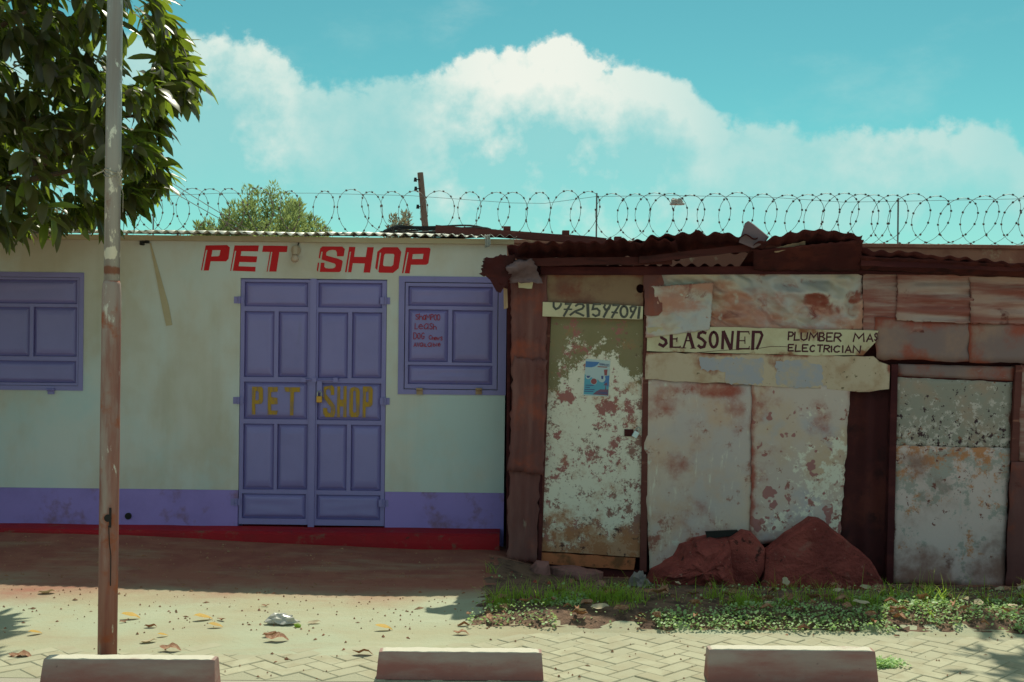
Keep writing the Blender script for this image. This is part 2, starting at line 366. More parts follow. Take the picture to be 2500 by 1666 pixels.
m_step = mat("red_oxide_cement", (.36, .005, .013), .7, [((.28, .008, .015), 2.4, .54, .16, {'d': 9}), ((.20, .075, .05), 8, .62, .08, {'z': (.26, .05, .14), 'd': 10, 'r': .72}), ((.06, .02, .018), 14, .70, .05, {'d': 9})], bump=(22, .6, .012))
m_zinc = mat("galvanised_roofing", (.70, .66, .58), .38, [((.40, .18, .10), 5, .68, .08, {'a': .8})], metallic=.1)
m_facia = mat("painted_fascia", (.52, .40, .27), .8, [((.36, .24, .15), 4, .58, .12, {'st': (.3, 1, 1), 'a': .6})])
m_wood = mat("weathered_timber", (.15, .042, .036), .85, [((.13, .035, .03), 9, .52, .12, {'st': (.25, 1, 1.5)}), ((.34, .13, .09), 14, .66, .08, {'st': (.2, 1, 1.5)})], bump=(40, .5, .006, (.15, 1, 1)))
m_dark = mat("dark_sooty_timber", (.060, .010, .013), .9, [((.10, .020, .02), 6, .55, .1, {'st': (.3, 1, 1)})], bump=(20, .5, .01))
m_upole = mat("grey_brown_pole_timber", (.20, .155, .125), .9, bump=(20, .5, .01))
m_pale = mat("bare_pale_timber", (.42, .26, .17), .8, [((.30, .17, .11), 10, .55, .1, {'st': (1.5, 1, .3)})])
m_black = mat("black_plastic", (.012, .009, .010), .5)
m_steel = mat("bare_steel", (.42, .40, .36), .35, metallic=.8)
m_lock = mat("bright_padlock_case", (.66, .74, .78), .3, metallic=.15, spec=.6)
m_brass = mat("aged_brass", (.50, .26, .06), .35, metallic=.85)
m_bulb = mat("dusty_bulb_glass", (.52, .36, .27), .25, spec=.6)
m_porc = mat("painted_lamp_holder", (.50, .36, .26), .5)
def rusty(name, base, k=.0, ex=(), **kw):
    return mat(name, base, kw.get('rough', .75), [(RUST, 3.0, .56 - k, .10, {'a': .85}), (RUSTD, 7, .64 - k, .06, {}), ((.42, .34, .26), 9, .70, .05, {'a': .5, 'st': (1, 1, .4)})] + list(ex), bump=(28, .4, .006), spec=.3)
m_corr = rusty("brown_rusted_corrugated_iron", (.17, .058, .055), -.03, [((.28, .125, .11), 2.4, .58, .1, {'st': (1.5, 1, .3), 'a': .6})])
m_roofrust = mat("dark_rusted_roofing", (.062, .0105, .0125), .85, [((.11, .022, .018), 3, .57, .12, {'d': 9}), ((.035, .007, .009), 6, .60, .1, {})], bump=(30, .4, .005))
m_beam = mat("dark_old_roof_timber", (.085, .020, .019), .9, [((.17, .060, .042), 8, .62, .09, {'st': (.15, 1, 1.5), 'd': 9}), ((.04, .010, .010), 9, .56, .1, {'st': (.25, 1, 1.5)})], bump=(40, .7, .008, (.15, 1, 1)))
m_crump = mat("crumpled_pale_tin", (.60, .49, .41), .6, [((.52, .47, .49), 1.8, .52, .08, {'a': .8}), ((.50, .16, .10), 2.6, .545, .10, {'border': (.06, .12, .10), 'd': 9, 'a': .75, 'st': (.8, 1, 1.4)}), ((.31, .085, .062), 3.2, .70, .075, {'d': 9, 'dist': .8, 'z': (.42, .48, .14), 'blobs': [(1.20, .37, .16, .05, .20), (1.28, .24, .13, .05, .22), (1.42, .17, .12, .05, .22), (1.60, .27, .08, .05, .18), (.66, .12, .13, .05, .14), (.86, .20, .08, .07, .12), (.34, .08, .16, .05, .12)]}), ((.26, .045, .035), 3.0, .655, .05, {'z': (.42, .47, .16), 'd': 8, 'dist': .4}), ((.09, .03, .025), 18, .74, .03, {'d': 9}), ((.62, .56, .50), 9, .66, .06, {'st': (1, 1, .5), 'a': .7})], bump=(26, .5, .008), metallic=.1)
m_bluep = mat("faded_blue_patch", (.42, .375, .43), .65, [((.56, .40, .30), 4, .55, .10, {'d': 11, 'r': .74}), ((.20, .13, .07), 26, .69, .03, {'d': 6})], bump=(26, .3, .004))
m_hcorr = mat("pale_rusted_tin", (.44, .25, .21), .65, [((.46, .33, .31), 1.5, .56, .12, {'a': .8}), ((.26, .05, .038), 2.0, .51, .08, {'st': (.30, 1, 3.2), 'd': 9, 'a': .85}), ((.14, .035, .03), 5, .66, .05, {'border': (.05, .08, .10), 'd': 9}), ((.42, .31, .26), 8, .70, .05, {'st': (.5, 1, 1.5), 'a': .6})], bump=(28, .4, .006))
m_greyt = mat("grey_washed_tin", (.25, .155, .155), .6, [((.36, .20, .16), 1.7, .54, .1, {}), ((.34, .07, .045), 2.6, .58, .10, {'z': (.2, .35, .12), 'border': (.05, .10, .10), 'd': 9}), ((.15, .04, .035), 9, .69, .04, {'d': 9, 'r': .7}), ((.34, .25, .24), 12, .70, .04, {'st': (.5, 1, 1), 'a': .6})], bump=(26, .3, .005), metallic=.1)
m_blue = mat("tin_with_blue_paint", (.60, .43, .32), .65, [((.44, .24, .14), 4, .60, .1, {'a': .7, 'd': 9}), ((.20, .13, .07), 24, .68, .03, {'d': 8, 'x': (.9, 1.5, .05)}), ((.30, .08, .05), 3.4, .64, .08, {'border': (.03, .16, .16), 'd': 9})], bump=(26, .35, .006))
m_p1 = mat("stained_flat_tin", (.66, .48, .41), .65, [((.58, .45, .44), 1.4, .50, .1, {}), ((.66, .40, .28), 2.2, .57, .10, {'a': .75, 'd': 9}), ((.80, .69, .59), 11, .645, .05, {'z': (1.0, .0, .05), 'st': (1.6, 1, .30), 'a': .8, 'd': 9, 'r': .7}), ((.68, .61, .54), 5, .655, .03, {'d': 10, 'r': .74, 'blobs': [(.12, .95, .12, .16, .09), (.25, .30, .3, .2, .05)]}), ((.36, .125, .095), 6, .625, .05, {'z': (.60, .1, .07), 'd': 10, 'r': .74}), ((.40, .11, .085), 16, .66, .03, {'d': 8, 'r': .7}), ((.38, .085, .06), 2.6, .61, .13, {'border': (.07, .05, .15), 'd': 9, 'blobs': [(.55, 1.44, .30, .06, .16)]}), ((.08, .03, .025), 26, .755, .02, {})], bump=(30, .4, .006))
m_p2 = mat("flaking_flat_tin", (.62, .46, .42), .65, [((.62, .41, .30), 1.7, .56, .1, {'d': 9}), ((.52, .43, .45), 2.4, .58, .08, {}), ((.80, .69, .59), 7, .625, .03, {'z': (1.0, .3, .08), 'd': 11, 'r': .74, 'x': (.2, .7, .05)}), ((.40, .155, .15), 9, .655, .02, {'z': (.9, .25, .06), 'd': 2}), ((.34, .12, .10), 11, .64, .03, {'z': (.9, .2, .05), 'd': 9, 'r': .7}), ((.38, .085, .06), 3, .62, .12, {'border': (.08, .05, .15), 'd': 9}), ((.08, .03, .025), 26, .755, .02, {})], bump=(30, .4, .006))
m_d1 = mat("peeling_green_door", (.24, .185, .095), .6, [((.27, .20, .12), 3, .55, .12, {'a': .6, 'd': 9}), ((.31, .145, .12), 3, .80, .06, {'z': (1.55, 1.05, .55), 'd': 10}),
   ((.80, .69, .585), 6.0, .595, .018, {'z': (1.90, 1.45, .06), 'd': 14, 'r': .80, 'blobs': [(.45, 1.32, .24, .22, .10), (.34, .80, .45, .62, .115), (.05, 1.4, .10, .4, -.06)]}),
   ((.38, .13, .12), 4.5, .590, .02, {'d': 13, 'r': .78, 'blobs': [(.58, 1.08, .20, .22, .10), (.18, 1.22, .06, .10, .10), (.55, .72, .16, .16, .07)]}),
   ((.28, .10, .09), 20, .635, .02, {'z': (1.3, .3, .03), 'd': 8, 'r': .7}), ((.44, .17, .075), 5, .62, .10, {'z': (.42, .05, .26), 'a': .85, 'd': 11, 'r': .74}), ((.10, .035, .03), 12, .67, .03, {'z': (.40, .22, .07), 'd': 9, 'r': .7}), ((.15, .05, .04), 4, .68, .05, {'border': (.05, .02, .13), 'd': 9})], bump=(50, .4, .004))
m_d1b = mat("rust_orange_door_foot", (.52, .15, .065), .75, [((.22, .08, .035), 8, .55, .1, {}), ((.08, .03, .02), 16, .66, .04, {})], bump=(30, .4, .005))
m_d2a = mat("grey_blotched_door_top", (.34, .285, .245), .65, [((.42, .28, .22), 3, .57, .1, {'d': 9}), ((.62, .49, .45), 15, .60, .03, {'z': (.50, .02, .09), 'd': 11, 'r': .74}), ((.06, .022, .03), 20, .625, .015, {'z': (.46, .10, .07), 'd': 8, 'r': .7}), ((.30, .12, .07), 14, .66, .03, {'d': 9, 'z': (.3, 0, .05)}), ((.15, .05, .04), 4, .67, .05, {'border': (.04, .04, .12), 'd': 9})], bump=(50, .4, .004))
m_d2b = mat("grey_pink_worn_door_sheet", (.70, .50, .48), .65, [((.42, .35, .32), 4.5, .60, .03, {'z': (.45, .95, .10), 'd': 12, 'r': .74}), ((.58, .22, .10), 7, .61, .05, {'z': (.80, 1.08, .14), 'd': 12, 'r': .76}), ((.20, .045, .035), 15, .645, .02, {'d': 9, 'r': .70, 'z': (.3, .7, .025)}), ((.31, .15, .125), 2.5, .62, .14, {'z': (.38, 0, .24), 'd': 9}), ((.16, .05, .04), 4, .67, .05, {'border': (.05, .02, .14), 'd': 9}), ((.52, .45, .43), 9, .66, .05, {'st': (1.4, 1, .4), 'a': .6, 'd': 9})], bump=(50, .4, .004))
m_ply = mat("stained_plywood", (.30, .175, .11), .8, [((.20, .08, .06), 3, .56, .12, {'d': 9}), ((.10, .04, .03), 18, .70, .03, {'d': 9}), ((.22, .06, .04), 4, .60, .1, {'border': (.03, .25, .16), 'd': 9})], bump=(24, .3, .004))
m_sign = mat("cream_sign_board", (.66, .56, .38), .7, [((.48, .32, .20), 3, .58, .14, {'a': .7, 'd': 9, 'z': (.10, .2, .08)}), ((.28, .12, .06), 12, .71, .04, {}), ((.30, .10, .05), 3, .64, .07, {'z': (.06, .0, .12)})], bump=(30, .2, .003))
m_black_paint = mat("maroon_black_sign_paint", (.080, .010, .020), .6, [((.12, .06, .05), 24, .66, .05, {'a': .7})], rnd=False)
m_grey_paint = mat("grey_brush_paint", (.085, .075, .070), .6, [((.19, .17, .13), 14, .58, .1, {'st': (.6, 1, 1), 'a': .6})], rnd=False)
m_rock = mat("red_earth_boulder", (.40, .082, .068), .95, [((.24, .045, .04), 3, .50, .14, {'d': 10}), ((.36, .13, .105), 9, .64, .06, {'a': .7, 'd': 9}), ((.09, .025, .022), 12, .66, .04, {'d': 9}), ((.50, .24, .19), 26, .68, .03, {'d': 6, 'a': .7}), ((.13, .035, .03), 30, .66, .03, {'d': 5})], bump=(16, 1.0, .04))
m_stone = mat("grey_pink_stone", (.30, .13, .12), .9, [((.12, .06, .05), 5, .55, .1, {})], bump=(18, .7, .02))
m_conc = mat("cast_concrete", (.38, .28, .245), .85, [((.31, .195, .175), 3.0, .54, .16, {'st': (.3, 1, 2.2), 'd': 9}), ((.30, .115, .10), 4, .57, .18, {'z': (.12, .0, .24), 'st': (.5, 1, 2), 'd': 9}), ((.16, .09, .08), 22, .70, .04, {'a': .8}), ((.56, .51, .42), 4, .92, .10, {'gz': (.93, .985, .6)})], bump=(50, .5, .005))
m_pole = mat("rust_brown_pole_paint", (.31, .150, .120), .75, [((.24, .085, .07), 6, .52, .14, {'st': (3, 3, .18)}), ((.36, .27, .24), 5, .62, .12, {'st': (2, 2, .3), 'z': (1.3, 2.0, .12)}), ((.62, .56, .49), 12, .675, .03, {'st': (1.6, 1.6, .45), 'd': 9, 'r': .7, 'blobs': [(.05, 1.86, .06, .12, .13), (.09, 1.60, .03, .12, .12)]}), ((.32, .09, .045), 6, .60, .09, {'blobs': [(.05, 2.04, .2, .03, .24)]}), ((.10, .05, .04), 24, .73, .04, {'st': (2, 2, .4)})], bump=(60, .4, .004, (2, 2, .2)), rnd=False)
m_pole2 = mat("grey_galvanised_pole", (.36, .335, .325), .5, [((.29, .235, .22), 6, .56, .14, {'st': (3, 3, .16)}), ((.74, .70, .62), 14, .62, .03, {'st': (1.3, 1.3, .6), 'd': 9, 'blobs': [(.05, 2.165, .04, .03, .30)]}), ((.25, .11, .08), 7, .66, .10, {'blobs': [(.05, 2.075, .2, .02, .20)]})], bump=(60, .3, .003, (2, 2, .2)), metallic=.25, rnd=False)
m_twine = mat("grey_sisal_twine", (.40, .33, .25), .9)
m_wire = mat("dull_razor_wire", (.20, .19, .19), .5, metallic=.4)
m_bwall = mat("boundary_wall_render", (.36, .16, .11), .9, [((.26, .10, .07), 2, .52, .12, {}), ((.50, .36, .24), 5, .64, .08, {})], bump=(20, .4, .01))
m_leaf = mat("avocado_leaf", (.066, .046, .026), .36, [((.11, .05, .04), 1.5, .60, .10, {'a': .5})], spec=.5, trans=((.34, .46, .035), .33), var=.35)
m_leafp = mat("yellow_green_leaf", (.16, .20, .03), .4, spec=.5, trans=((.45, .58, .05), .42), var=.2)
m_bark = mat("brown_bark", (.13, .075, .05), .9, bump=(20, .8, .02))
m_casu = mat("feathery_foliage", (.19, .235, .11), .8, trans=((.34, .43, .14), .45), var=.2)
m_casug = mat("dusty_grey_foliage", (.26, .235, .17), .8, trans=((.32, .30, .18), .35), var=.2)
m_grass = mat("grass_blade", (.24, .34, .05), .6, trans=((.45, .62, .07), .5), var=.3)
m_weed = mat("pale_green_weed", (.38, .52, .24), .5, trans=((.45, .66, .20), .38), var=.3)
m_dry = mat("dry_brown_leaf", (.30, .13, .075), .75, [((.46, .28, .17), 9, .55, .12, {})], trans=((.2, .08, .03), .15), var=.35)
m_drypale = mat("bleached_dry_leaf", (.50, .40, .27), .75, trans=((.4, .3, .15), .15), var=.2)
m_yleaf = mat("fallen_yellow_leaf", (.52, .30, .03), .6, [((.30, .14, .03), 18, .60, .08, {})], trans=((.5, .28, .02), .2), var=.15)
m_bag = mat("thin_white_plastic", (.58, .55, .52), .3, trans=((.6, .58, .52), .3), spec=.5)
m_bagd = mat("dirty_grey_bag", (.32, .26, .25), .6, [((.22, .12, .10), 9, .58, .1, {})], trans=((.3, .25, .22), .2))
m_tarp = mat("purple_grey_sacking", (.20, .13, .15), .8, [((.13, .075, .085), 5, .52, .12, {})], bump=(30, .4, .005))
m_soil = mat("red_brown_soil", (.20, .115, .080), .95, [((.08, .045, .035), 9, .55, .12, {})], bump=(25, .9, .03))
m_paver = mat("sandy_paver", (.385, .358, .255), .85, [((.34, .30, .205), 6, .55, .12, {}), ((.30, .20, .13), 22, .72, .05, {'a': .6})], bump=(60, .35, .004), var=.14)
m_bed = mat("paving_sand_bed", (.345, .325, .235), .95, bump=(40, .6, .01))
m_road = mat("worn_road_concrete", (.36, .32, .26), .9, bump=(60, .5, .008), rnd=False)
m_ground = mat("sandy_dirt_shade_tint", (.365, .375, .27), .92, [((.36, .31, .20), 1.1, .52, .14, {'a': .8}), ((.42, .42, .31), 2.2, .60, .10, {'st': (.35, 1, 1), 'a': .6}), ((.31, .115, .082), 1.3, 1.02, .26, {'y': (7.1, 8.75, 1.0), 'd': 9}), ((.30, .11, .07), 2.2, .86, .16, {'st': (.25, 1, 1), 'y': (7.2, 8.8, .5), 'a': .4, 'd': 9}), ((.20, .045, .04), 5, .96, .14, {'y': (7.2, 8.8, .5), 'a': .5, 'd': 9}), ((.34, .27, .18), 3.0, .58, .10, {'st': (.3, 1, 1), 'd': 9, 'a': .5}), ((.22, .13, .09), 60, .73, .04, {'d': 3, 'a': .7}), ((.30, .20, .12), 30, .70, .06, {'a': .5})], bump=(30, .45, .012), rnd=False)  # red-brown layers ramped along y paint the roof shade's tone into the dirt
# ------------------------------------------------------------------ setting: ground, road, pavement
def sstep(a, b, x):
    t = max(0.0, min(1.0, (x - a) / (b - a))); return t * t * (3 - 2 * t)
def gh(x, y):
    """height of the ground"""
    shack = sstep(-.20, .60, x)
    h = (0.045 * sstep(8.2, 9.4, y) + .085 * sstep(-.6, -4.0, x) * sstep(7.3, 8.6, y)) * (1 - shack)
    h += shack * (-.125 * sstep(8.0, 8.9, y) - .03 * sstep(1.5, 3.5, x) * sstep(8.0, 9.0, y))
    mound = sstep(-.5, .3, x) * sstep(7.05, 7.35, y) * (1 - sstep(7.7, 8.5, y))
    h += .075 * mound * (1 + .4 * noise.noise(Vector((x * 1.7, y * 2, 3))))
    if y > 6.7: h += .012 * noise.noise(Vector((x * .9, y * 1.3, 0))) + .004 * noise.noise(Vector((x * 5, y * 6, 1)))
    if x < .2: h += .004 * sstep(6.6, 6.9, y)
    h -= .26 * (1 - sstep(5.55, 5.98, y)) + .045 * (1 - sstep(6.55, 6.8, y + .33 * (1 - sstep(-.6, .4, x)) - .30 * sstep(-.4, .1, x)))
    return h
xs = [-900, -300, -100, -40, -20, -12, -9] + [-7 + .1 * i for i in range(141)] + [9, 12, 20, 40, 100, 300, 900]
ys = [-300, -60, -15, 0, 3, 4.5, 5.3] + [5.6 + .08 * i for i in range(62)] + [11, 12, 14, 20, 40, 100, 300, 900, 2000]
gv = [(x, y, gh(x, y)) for y in ys for x in xs]; nxg = len(xs)
gf = [(j * nxg + i, j * nxg + i + 1, (j + 1) * nxg + i + 1, (j + 1) * nxg + i) for j in range(len(ys) - 1) for i in range(nxg - 1)]
tag(mk("ground", gv, gf, m_ground, org=(0, 0, 0), smooth=True), "bare sandy dirt in front of the shops, coloured redder and darker for their shade", kind="structure")
tag(box("road", -40, 40, -30, 5.597, -.3, -.125, m_road), "pale road along the pavement edge", kind="structure")
PAV0 = 5.99
tag(box("kerb", -30, 30, 5.60, 5.985, -.25, -.003, m_road, None, .012), "pale concrete kerb along the front of the pavement", kind="structure")
b = MB(); b.box(-4.2, 4.2, PAV0, 7.12, -.10, -.0055)
pavement = tag(b.build("pavement", m_bed, org=(0, 0, 0)), "block paved pavement of sandy herringbone pavers", kind="structure")
A = .102
def paver_mesh():
    bm = bmesh.new(); bmesh.ops.create_cube(bm, size=1)
    bmesh.ops.scale(bm, vec=(2 * A - .004, A - .003, .05), verts=bm.verts)
    top_e = [e for e in bm.edges if all(v.co.z > 0 for v in e.verts)]
    bmesh.ops.bevel(bm, geom=top_e, offset=.004, segments=1, affect='EDGES')
    me = bpy.data.meshes.new("paver"); bm.to_mesh(me); bm.free(); me.materials.append(m_paver); return me
pm = paver_mesh(); c45 = math.sqrt(.5); cand = []
for i in range(-60, 120):
    for j in range(-60, 120):
        mm = (i - j) % 4
        if mm == 0: ctr, ang = ((i + 1) * A, (j + .5) * A), 0
        elif mm == 3: ctr, ang = ((i + .5) * A, (j + 1) * A), math.pi / 2
        else: continue
        x = (ctr[0] - ctr[1]) * c45; y = (ctr[0] + ctr[1]) * c45
        lim = 7.02 + .04 * noise.noise(Vector((x * 3, 0, 5))) if x > -.3 else 6.62 + .10 * noise.noise(Vector((x * 1.5, 0, 2)))
        if abs(x) < 4.0 and PAV0 + .05 < y < lim: cand.append((y, x, ang + math.pi / 4))
cand.sort(key=lambda c: (abs(c[1]) > .46 * c[0], c[0]))
rest = MB(); pmv = [v.co.copy() for v in pm.vertices]; pmf = [tuple(p.vertices) for p in pm.polygons]
for k, (y, x, a) in enumerate(cand):
    z = -.025 + R.uniform(-.0025, .0018)
    rot = Matrix.Rotation(a, 4, 'Z') @ Matrix.Rotation(R.gauss(0, .008), 4, 'X') @ Matrix.Rotation(R.gauss(0, .006), 4, 'Y')
    mw = Matrix.Translation((x, y, z)) @ rot
    if k < 300:
        o = bpy.data.objects.new("paver", pm); COL.objects.link(o); o.parent = pavement; o.matrix_local = mw
    else: rest.add([mw @ v for v in pmv], pmf)
if rest.v: tag(rest.build("paver_field", m_paver, pavement, org=(0, 0, 0)), kind="stuff")
# ------------------------------------------------------------------ the pet shop
YS = 9.76
shop = empty("shop_building", (-2.2, YS, 0.05), "cream pet shop with blue painted plinth, blue metal door and red wall lettering", "shop")
X0, XR = -7.0, W(1233, 950, YS).x
ZT = W(600, 582, YS).z                      # wall top
def blk(name, px0, py0, px1, py1, y0, y1, mt, parent, bevel=0.0, Y=YS):
    a = RC(px0, py0, px1, py1, Y); return box(name, a[0], a[1], y0, y1, a[2], a[3], mt, parent, bevel)
ZD = W(600, 1197, YS).z; ZS = W(760, 1286, YS).z
door = RC(584, 681, 942, 1283, YS); winR = RC(973, 676, 1236, 964, YS); winL = RC(-190, 664, 204, 952, YS)
def shift(r, d): return [(x, z) for x, z in rect(r[0] + d, r[1] - d, r[2] + d, r[3] - d)]
wall = plate("wall", [(X0, ZD), (door[0], ZD), (door[0], door[3]), (door[1], door[3]), (door[1], ZD), (XR, ZD), (XR, ZT), (X0, ZT)],
             [shift(winL, .03), shift(winR, .03)], YS, YS + .18, m_wall, shop)
for nm, a, c in (("plinth_band", X0, door[0] - .002), ("plinth_band", door[1] + .002, XR + .001)):
    box(nm, a, c, YS - .004, YS + .178, ZS - .25, ZD - .001, m_dado, shop)
box("side_wall", XR - .18, XR - .002, YS + .182, 13.7, -.2, ZT, m_wall, shop)
box("back_wall", X0, XR, 13.72, 13.86, -.2, 2.7, m_wall, shop)
box("floor_slab", X0, XR - .2, YS + .19, 13.7, -.15, ZS - .02, m_step, shop)
# veranda step in red cement
bm_step = MB(); stx = [X0 + i * (XR - .03 - X0) / 90 for i in range(91)]
prof_s = [(YS - .008, .0), (YS - .20, -.012), (YS - .235, -.03), (YS - .245, -.09), (YS - .25, -.40)]
vs, fs = [], []
for i, x in enumerate(stx):
    for (yy, dz) in prof_s:
        vs.append((x, yy + .008 * noise.noise(Vector((x * 4, dz * 9, 2))), ZS + dz + .006 * noise.noise(Vector((x * 3, yy, 7)))))
np_ = len(prof_s)
for i in range(90):
    for k in range(np_ - 1): fs.append((i * np_ + k, i * np_ + k + 1, (i + 1) * np_ + k + 1, (i + 1) * np_ + k))
fs.append(tuple(90 * np_ + k for k in range(np_)))
mk("entrance_step", vs, fs, m_step, shop)
# roof sheets and fascia
box("fascia_board", X0, W(1255, 588, YS).x, YS - .055, YS - .012, ZT - .030, ZT + .012, m_facia, shop)
rx = X0; k = 0
while rx < W(1250, 590, YS).x - .1:
    wv = 10; x1 = min(rx + .83, W(1262, 590, YS).x); z0 = ZT + .030 + (.004 if k % 2 else 0)
    corr("roof_sheet", (rx, YS - .13, z0), (x1, YS - .13, z0), (x1, 13.9, z0 + .37), (rx, 13.9, z0 + .37), max(2, round((x1 - rx) / .083)), .0125, m_zinc, shop, nv=6,
         bend=lambda u, v, kk=k: Vector((0, .012 * noise.noise(Vector((u * 4 + kk * 5, 1, 1))) * (1 - v), .010 * noise.noise(Vector((u * 3 + kk * 5, 4, 1))) * (1 - v))))
    rx += .80; k += 1
# big red letters, each one painted polygon
L1 = dict(ox=480, oy=580, sc=7.843); L2 = dict(ox=760, oy=590, sc=7.590)
red = [(L1, [(175, 155), (585, 148), (637, 190), (612, 408), (565, 460), (270, 458), (235, 635), (135, 635), (208, 242), (180, 242), (105, 632), (85, 630)], [[(305, 245), (460, 245), (440, 345), (410, 362), (282, 366)]]),
 (L1, [(728, 155), (1192, 155), (1178, 268), (858, 265), (842, 355), (1162, 365), (1145, 478), (820, 470), (805, 553), (1130, 565), (1125, 655), (693, 640), (760, 258), (735, 258), (662, 640), (645, 640)], []),
 (L1, [(1275, 158), (1742, 165), (1730, 282), (1585, 282), (1528, 655), (1390, 655), (1452, 280), (1425, 280), (1360, 655), (1342, 655), (1405, 278), (1257, 278)], []),
 (L2, [(210, 92), (575, 95), (622, 140), (600, 275), (478, 275), (475, 205), (455, 165), (400, 155), (330, 165), (285, 195), (272, 230), (280, 262), (480, 315), (560, 345), (583, 370), (550, 545), (520, 568), (158, 565), (178, 392), (247, 395), (240, 465), (265, 492), (320, 502), (400, 500), (445, 475), (453, 445), (440, 412), (190, 335), (212, 190), (185, 190), (160, 320), (138, 300), (165, 130)], []),
 (L2, [(702, 100), (818, 103), (792, 285), (1010, 288), (1038, 107), (1158, 107), (1090, 577), (968, 575), (992, 408), (770, 403), (742, 570), (680, 570), (735, 190), (715, 190), (655, 570), (625, 570)], []),
 (L2, [(1330, 107), (1605, 107), (1668, 195), (1618, 500), (1515, 583), (1262, 578), (1243, 560), (1295, 210), (1270, 210), (1222, 532), (1185, 495), (1225, 190)], [[(1375, 227), (1525, 230), (1540, 250), (1518, 435), (1485, 462), (1350, 458), (1328, 435), (1350, 250)]]),
 (L2, [(1757, 112), (2185, 115), (2210, 140), (2170, 405), (2130, 432), (1845, 432), (1822, 592), (1732, 590), (1803, 202), (1780, 202), (1705, 590), (1680, 588)], [[(1880, 235), (2080, 228), (2065, 325), (1868, 327)]])]
for i, (kw, out, holes) in enumerate(red):
    b = MB(); plate_mesh(b, pxz(out, YS, **kw), [pxz(h, YS, **kw) for h in holes], YS - .0025, YS - .0005)
    if i == 3: plate_mesh(b, pxz([(122, 393), (148, 393), (125, 560), (102, 530)], YS, **kw), [], YS - .0025, YS - .0005)
    b.build("letter", m_red, shop)
# metal joinery: a leaf is one framed plate with pressed panels, hinges and lettering below it
def pressed(px0, py0, px1, py1, yf, parent, inset=8.5, mt=m_door, dent=0):
    o = RC(px0, py0, px1, py1, YS); i = RC(px0 + inset, py0 + inset, px1 - inset, py1 - inset, YS)
    nx, nz = 10, 8; vs = [(o[0], yf + .026, o[2]), (o[1], yf + .026, o[2]), (o[1], yf + .026, o[3]), (o[0], yf + .026, o[3])]
    sd = R.uniform(0, 99)
    for b_ in range(nz + 1):
        for a_ in range(nx + 1):
            u, v = a_ / nx, b_ / nz; rim = a_ in (0, nx) or b_ in (0, nz)
            d = 0 if rim else (.004 + dent) * noise.noise(Vector((u * 2.5 + sd, v * 2.5, sd)))
            vs.append((i[0] + (i[1] - i[0]) * u, yf + .002 + d, i[2] + (i[3] - i[2]) * v))
    g = lambda a_, b_: 4 + b_ * (nx + 1) + a_
    fs = [(g(a_, b_), g(a_ + 1, b_), g(a_ + 1, b_ + 1), g(a_, b_ + 1)) for b_ in range(nz) for a_ in range(nx)]
    fs += [(0, 1) + tuple(g(a_, 0) for a_ in range(nx, -1, -1)), (1, 2) + tuple(g(nx, b_) for b_ in range(nz, -1, -1)),
           (2, 3) + tuple(g(a_, nz) for a_ in range(nx + 1)), (3, 0) + tuple(g(0, b_) for b_ in range(nz + 1))]
    ob = mk("panel", vs, fs, mt, parent)
    for p in ob.data.polygons[:nx * nz]: p.use_smooth = True
    return ob
def hinge(px, py, yf, parent, vertical=True, mt=m_door):
    c = W(px, py, YS); b = MB(); h = .028
    d = Vector((0, 0, 1)) if vertical else Vector((1, 0, 0))
    c = Vector((c.x, yf - .012, c.z))
    for k in (-1, 0, 1): b.tube([c + d * (k * h * .72 - h * .32), c + d * (k * h * .72 + h * .32)], .012 if k else .0105, 8)
    if vertical:
        b.box(c.x - .045, c.x + .035, yf - .004, yf - .0012, c.z - h, c.z + h)
    else: b.box(c.x - h, c.x + h, yf - .004, yf - .0012, c.z - .036, c.z + .03)
    return b.build("hinge", mt, parent)
def leaf(name, px0, py0, px1, py1, holes, yf, parent, depth=.035):
    o = RC(px0, py0, px1, py1, YS); hs = [RC(*h, YS) for h in holes]
    lf = plate(name, rect(*o), [rect(*h) for h in hs], yf, yf + depth, m_door, parent)
    for h in holes: pressed(h[0] + .3, h[1] + .3, h[2] - .3, h[3] - .3, yf, lf, dent=.002 if (h[2] - h[0]) > 120 else 0)
    return lf
YD = YS + .006
Lh = [(597, 689, 752, 749), (596, 760, 669, 921), (679, 761, 751, 921), (595, 933, 750, 1024), (593, 1035, 668, 1196), (676, 1036, 750, 1196), (590, 1206, 746, 1267)]
Rh = [(777, 691, 933, 752), (776, 763, 849, 924), (859, 763, 932, 924), (774, 936, 930, 1027), (773, 1037, 846, 1198), (856, 1038, 930, 1199), (772, 1209, 928, 1270)]
frame = plate("door_frame", rect(door[0] + .001, door[1] - .001, door[2], door[3]), [rect(door[0] + .03, door[1] - .03, door[2] + .025, door[3] - .02)], YS + .03, YS + .16, m_door, shop)
dl = leaf("door_leaf", 585, 683, 760, 1281, Lh, YD, shop); dr = leaf("door_leaf", 764, 685, 941, 1284, Rh, YD, shop)
blk("meeting_bar", 755, 681, 770, 1287, YD - .014, YD - .001, m_door, dl)
for px, py, p in ((585, 733, dl), (583, 978, dl), (577, 1226, dl), (942, 735, dr), (941, 980, dr), (938, 1229, dr)): hinge(px, py, YS - .0025, p)
L4 = dict(ox=600, oy=920, sc=7.130); yl = YD + .0005
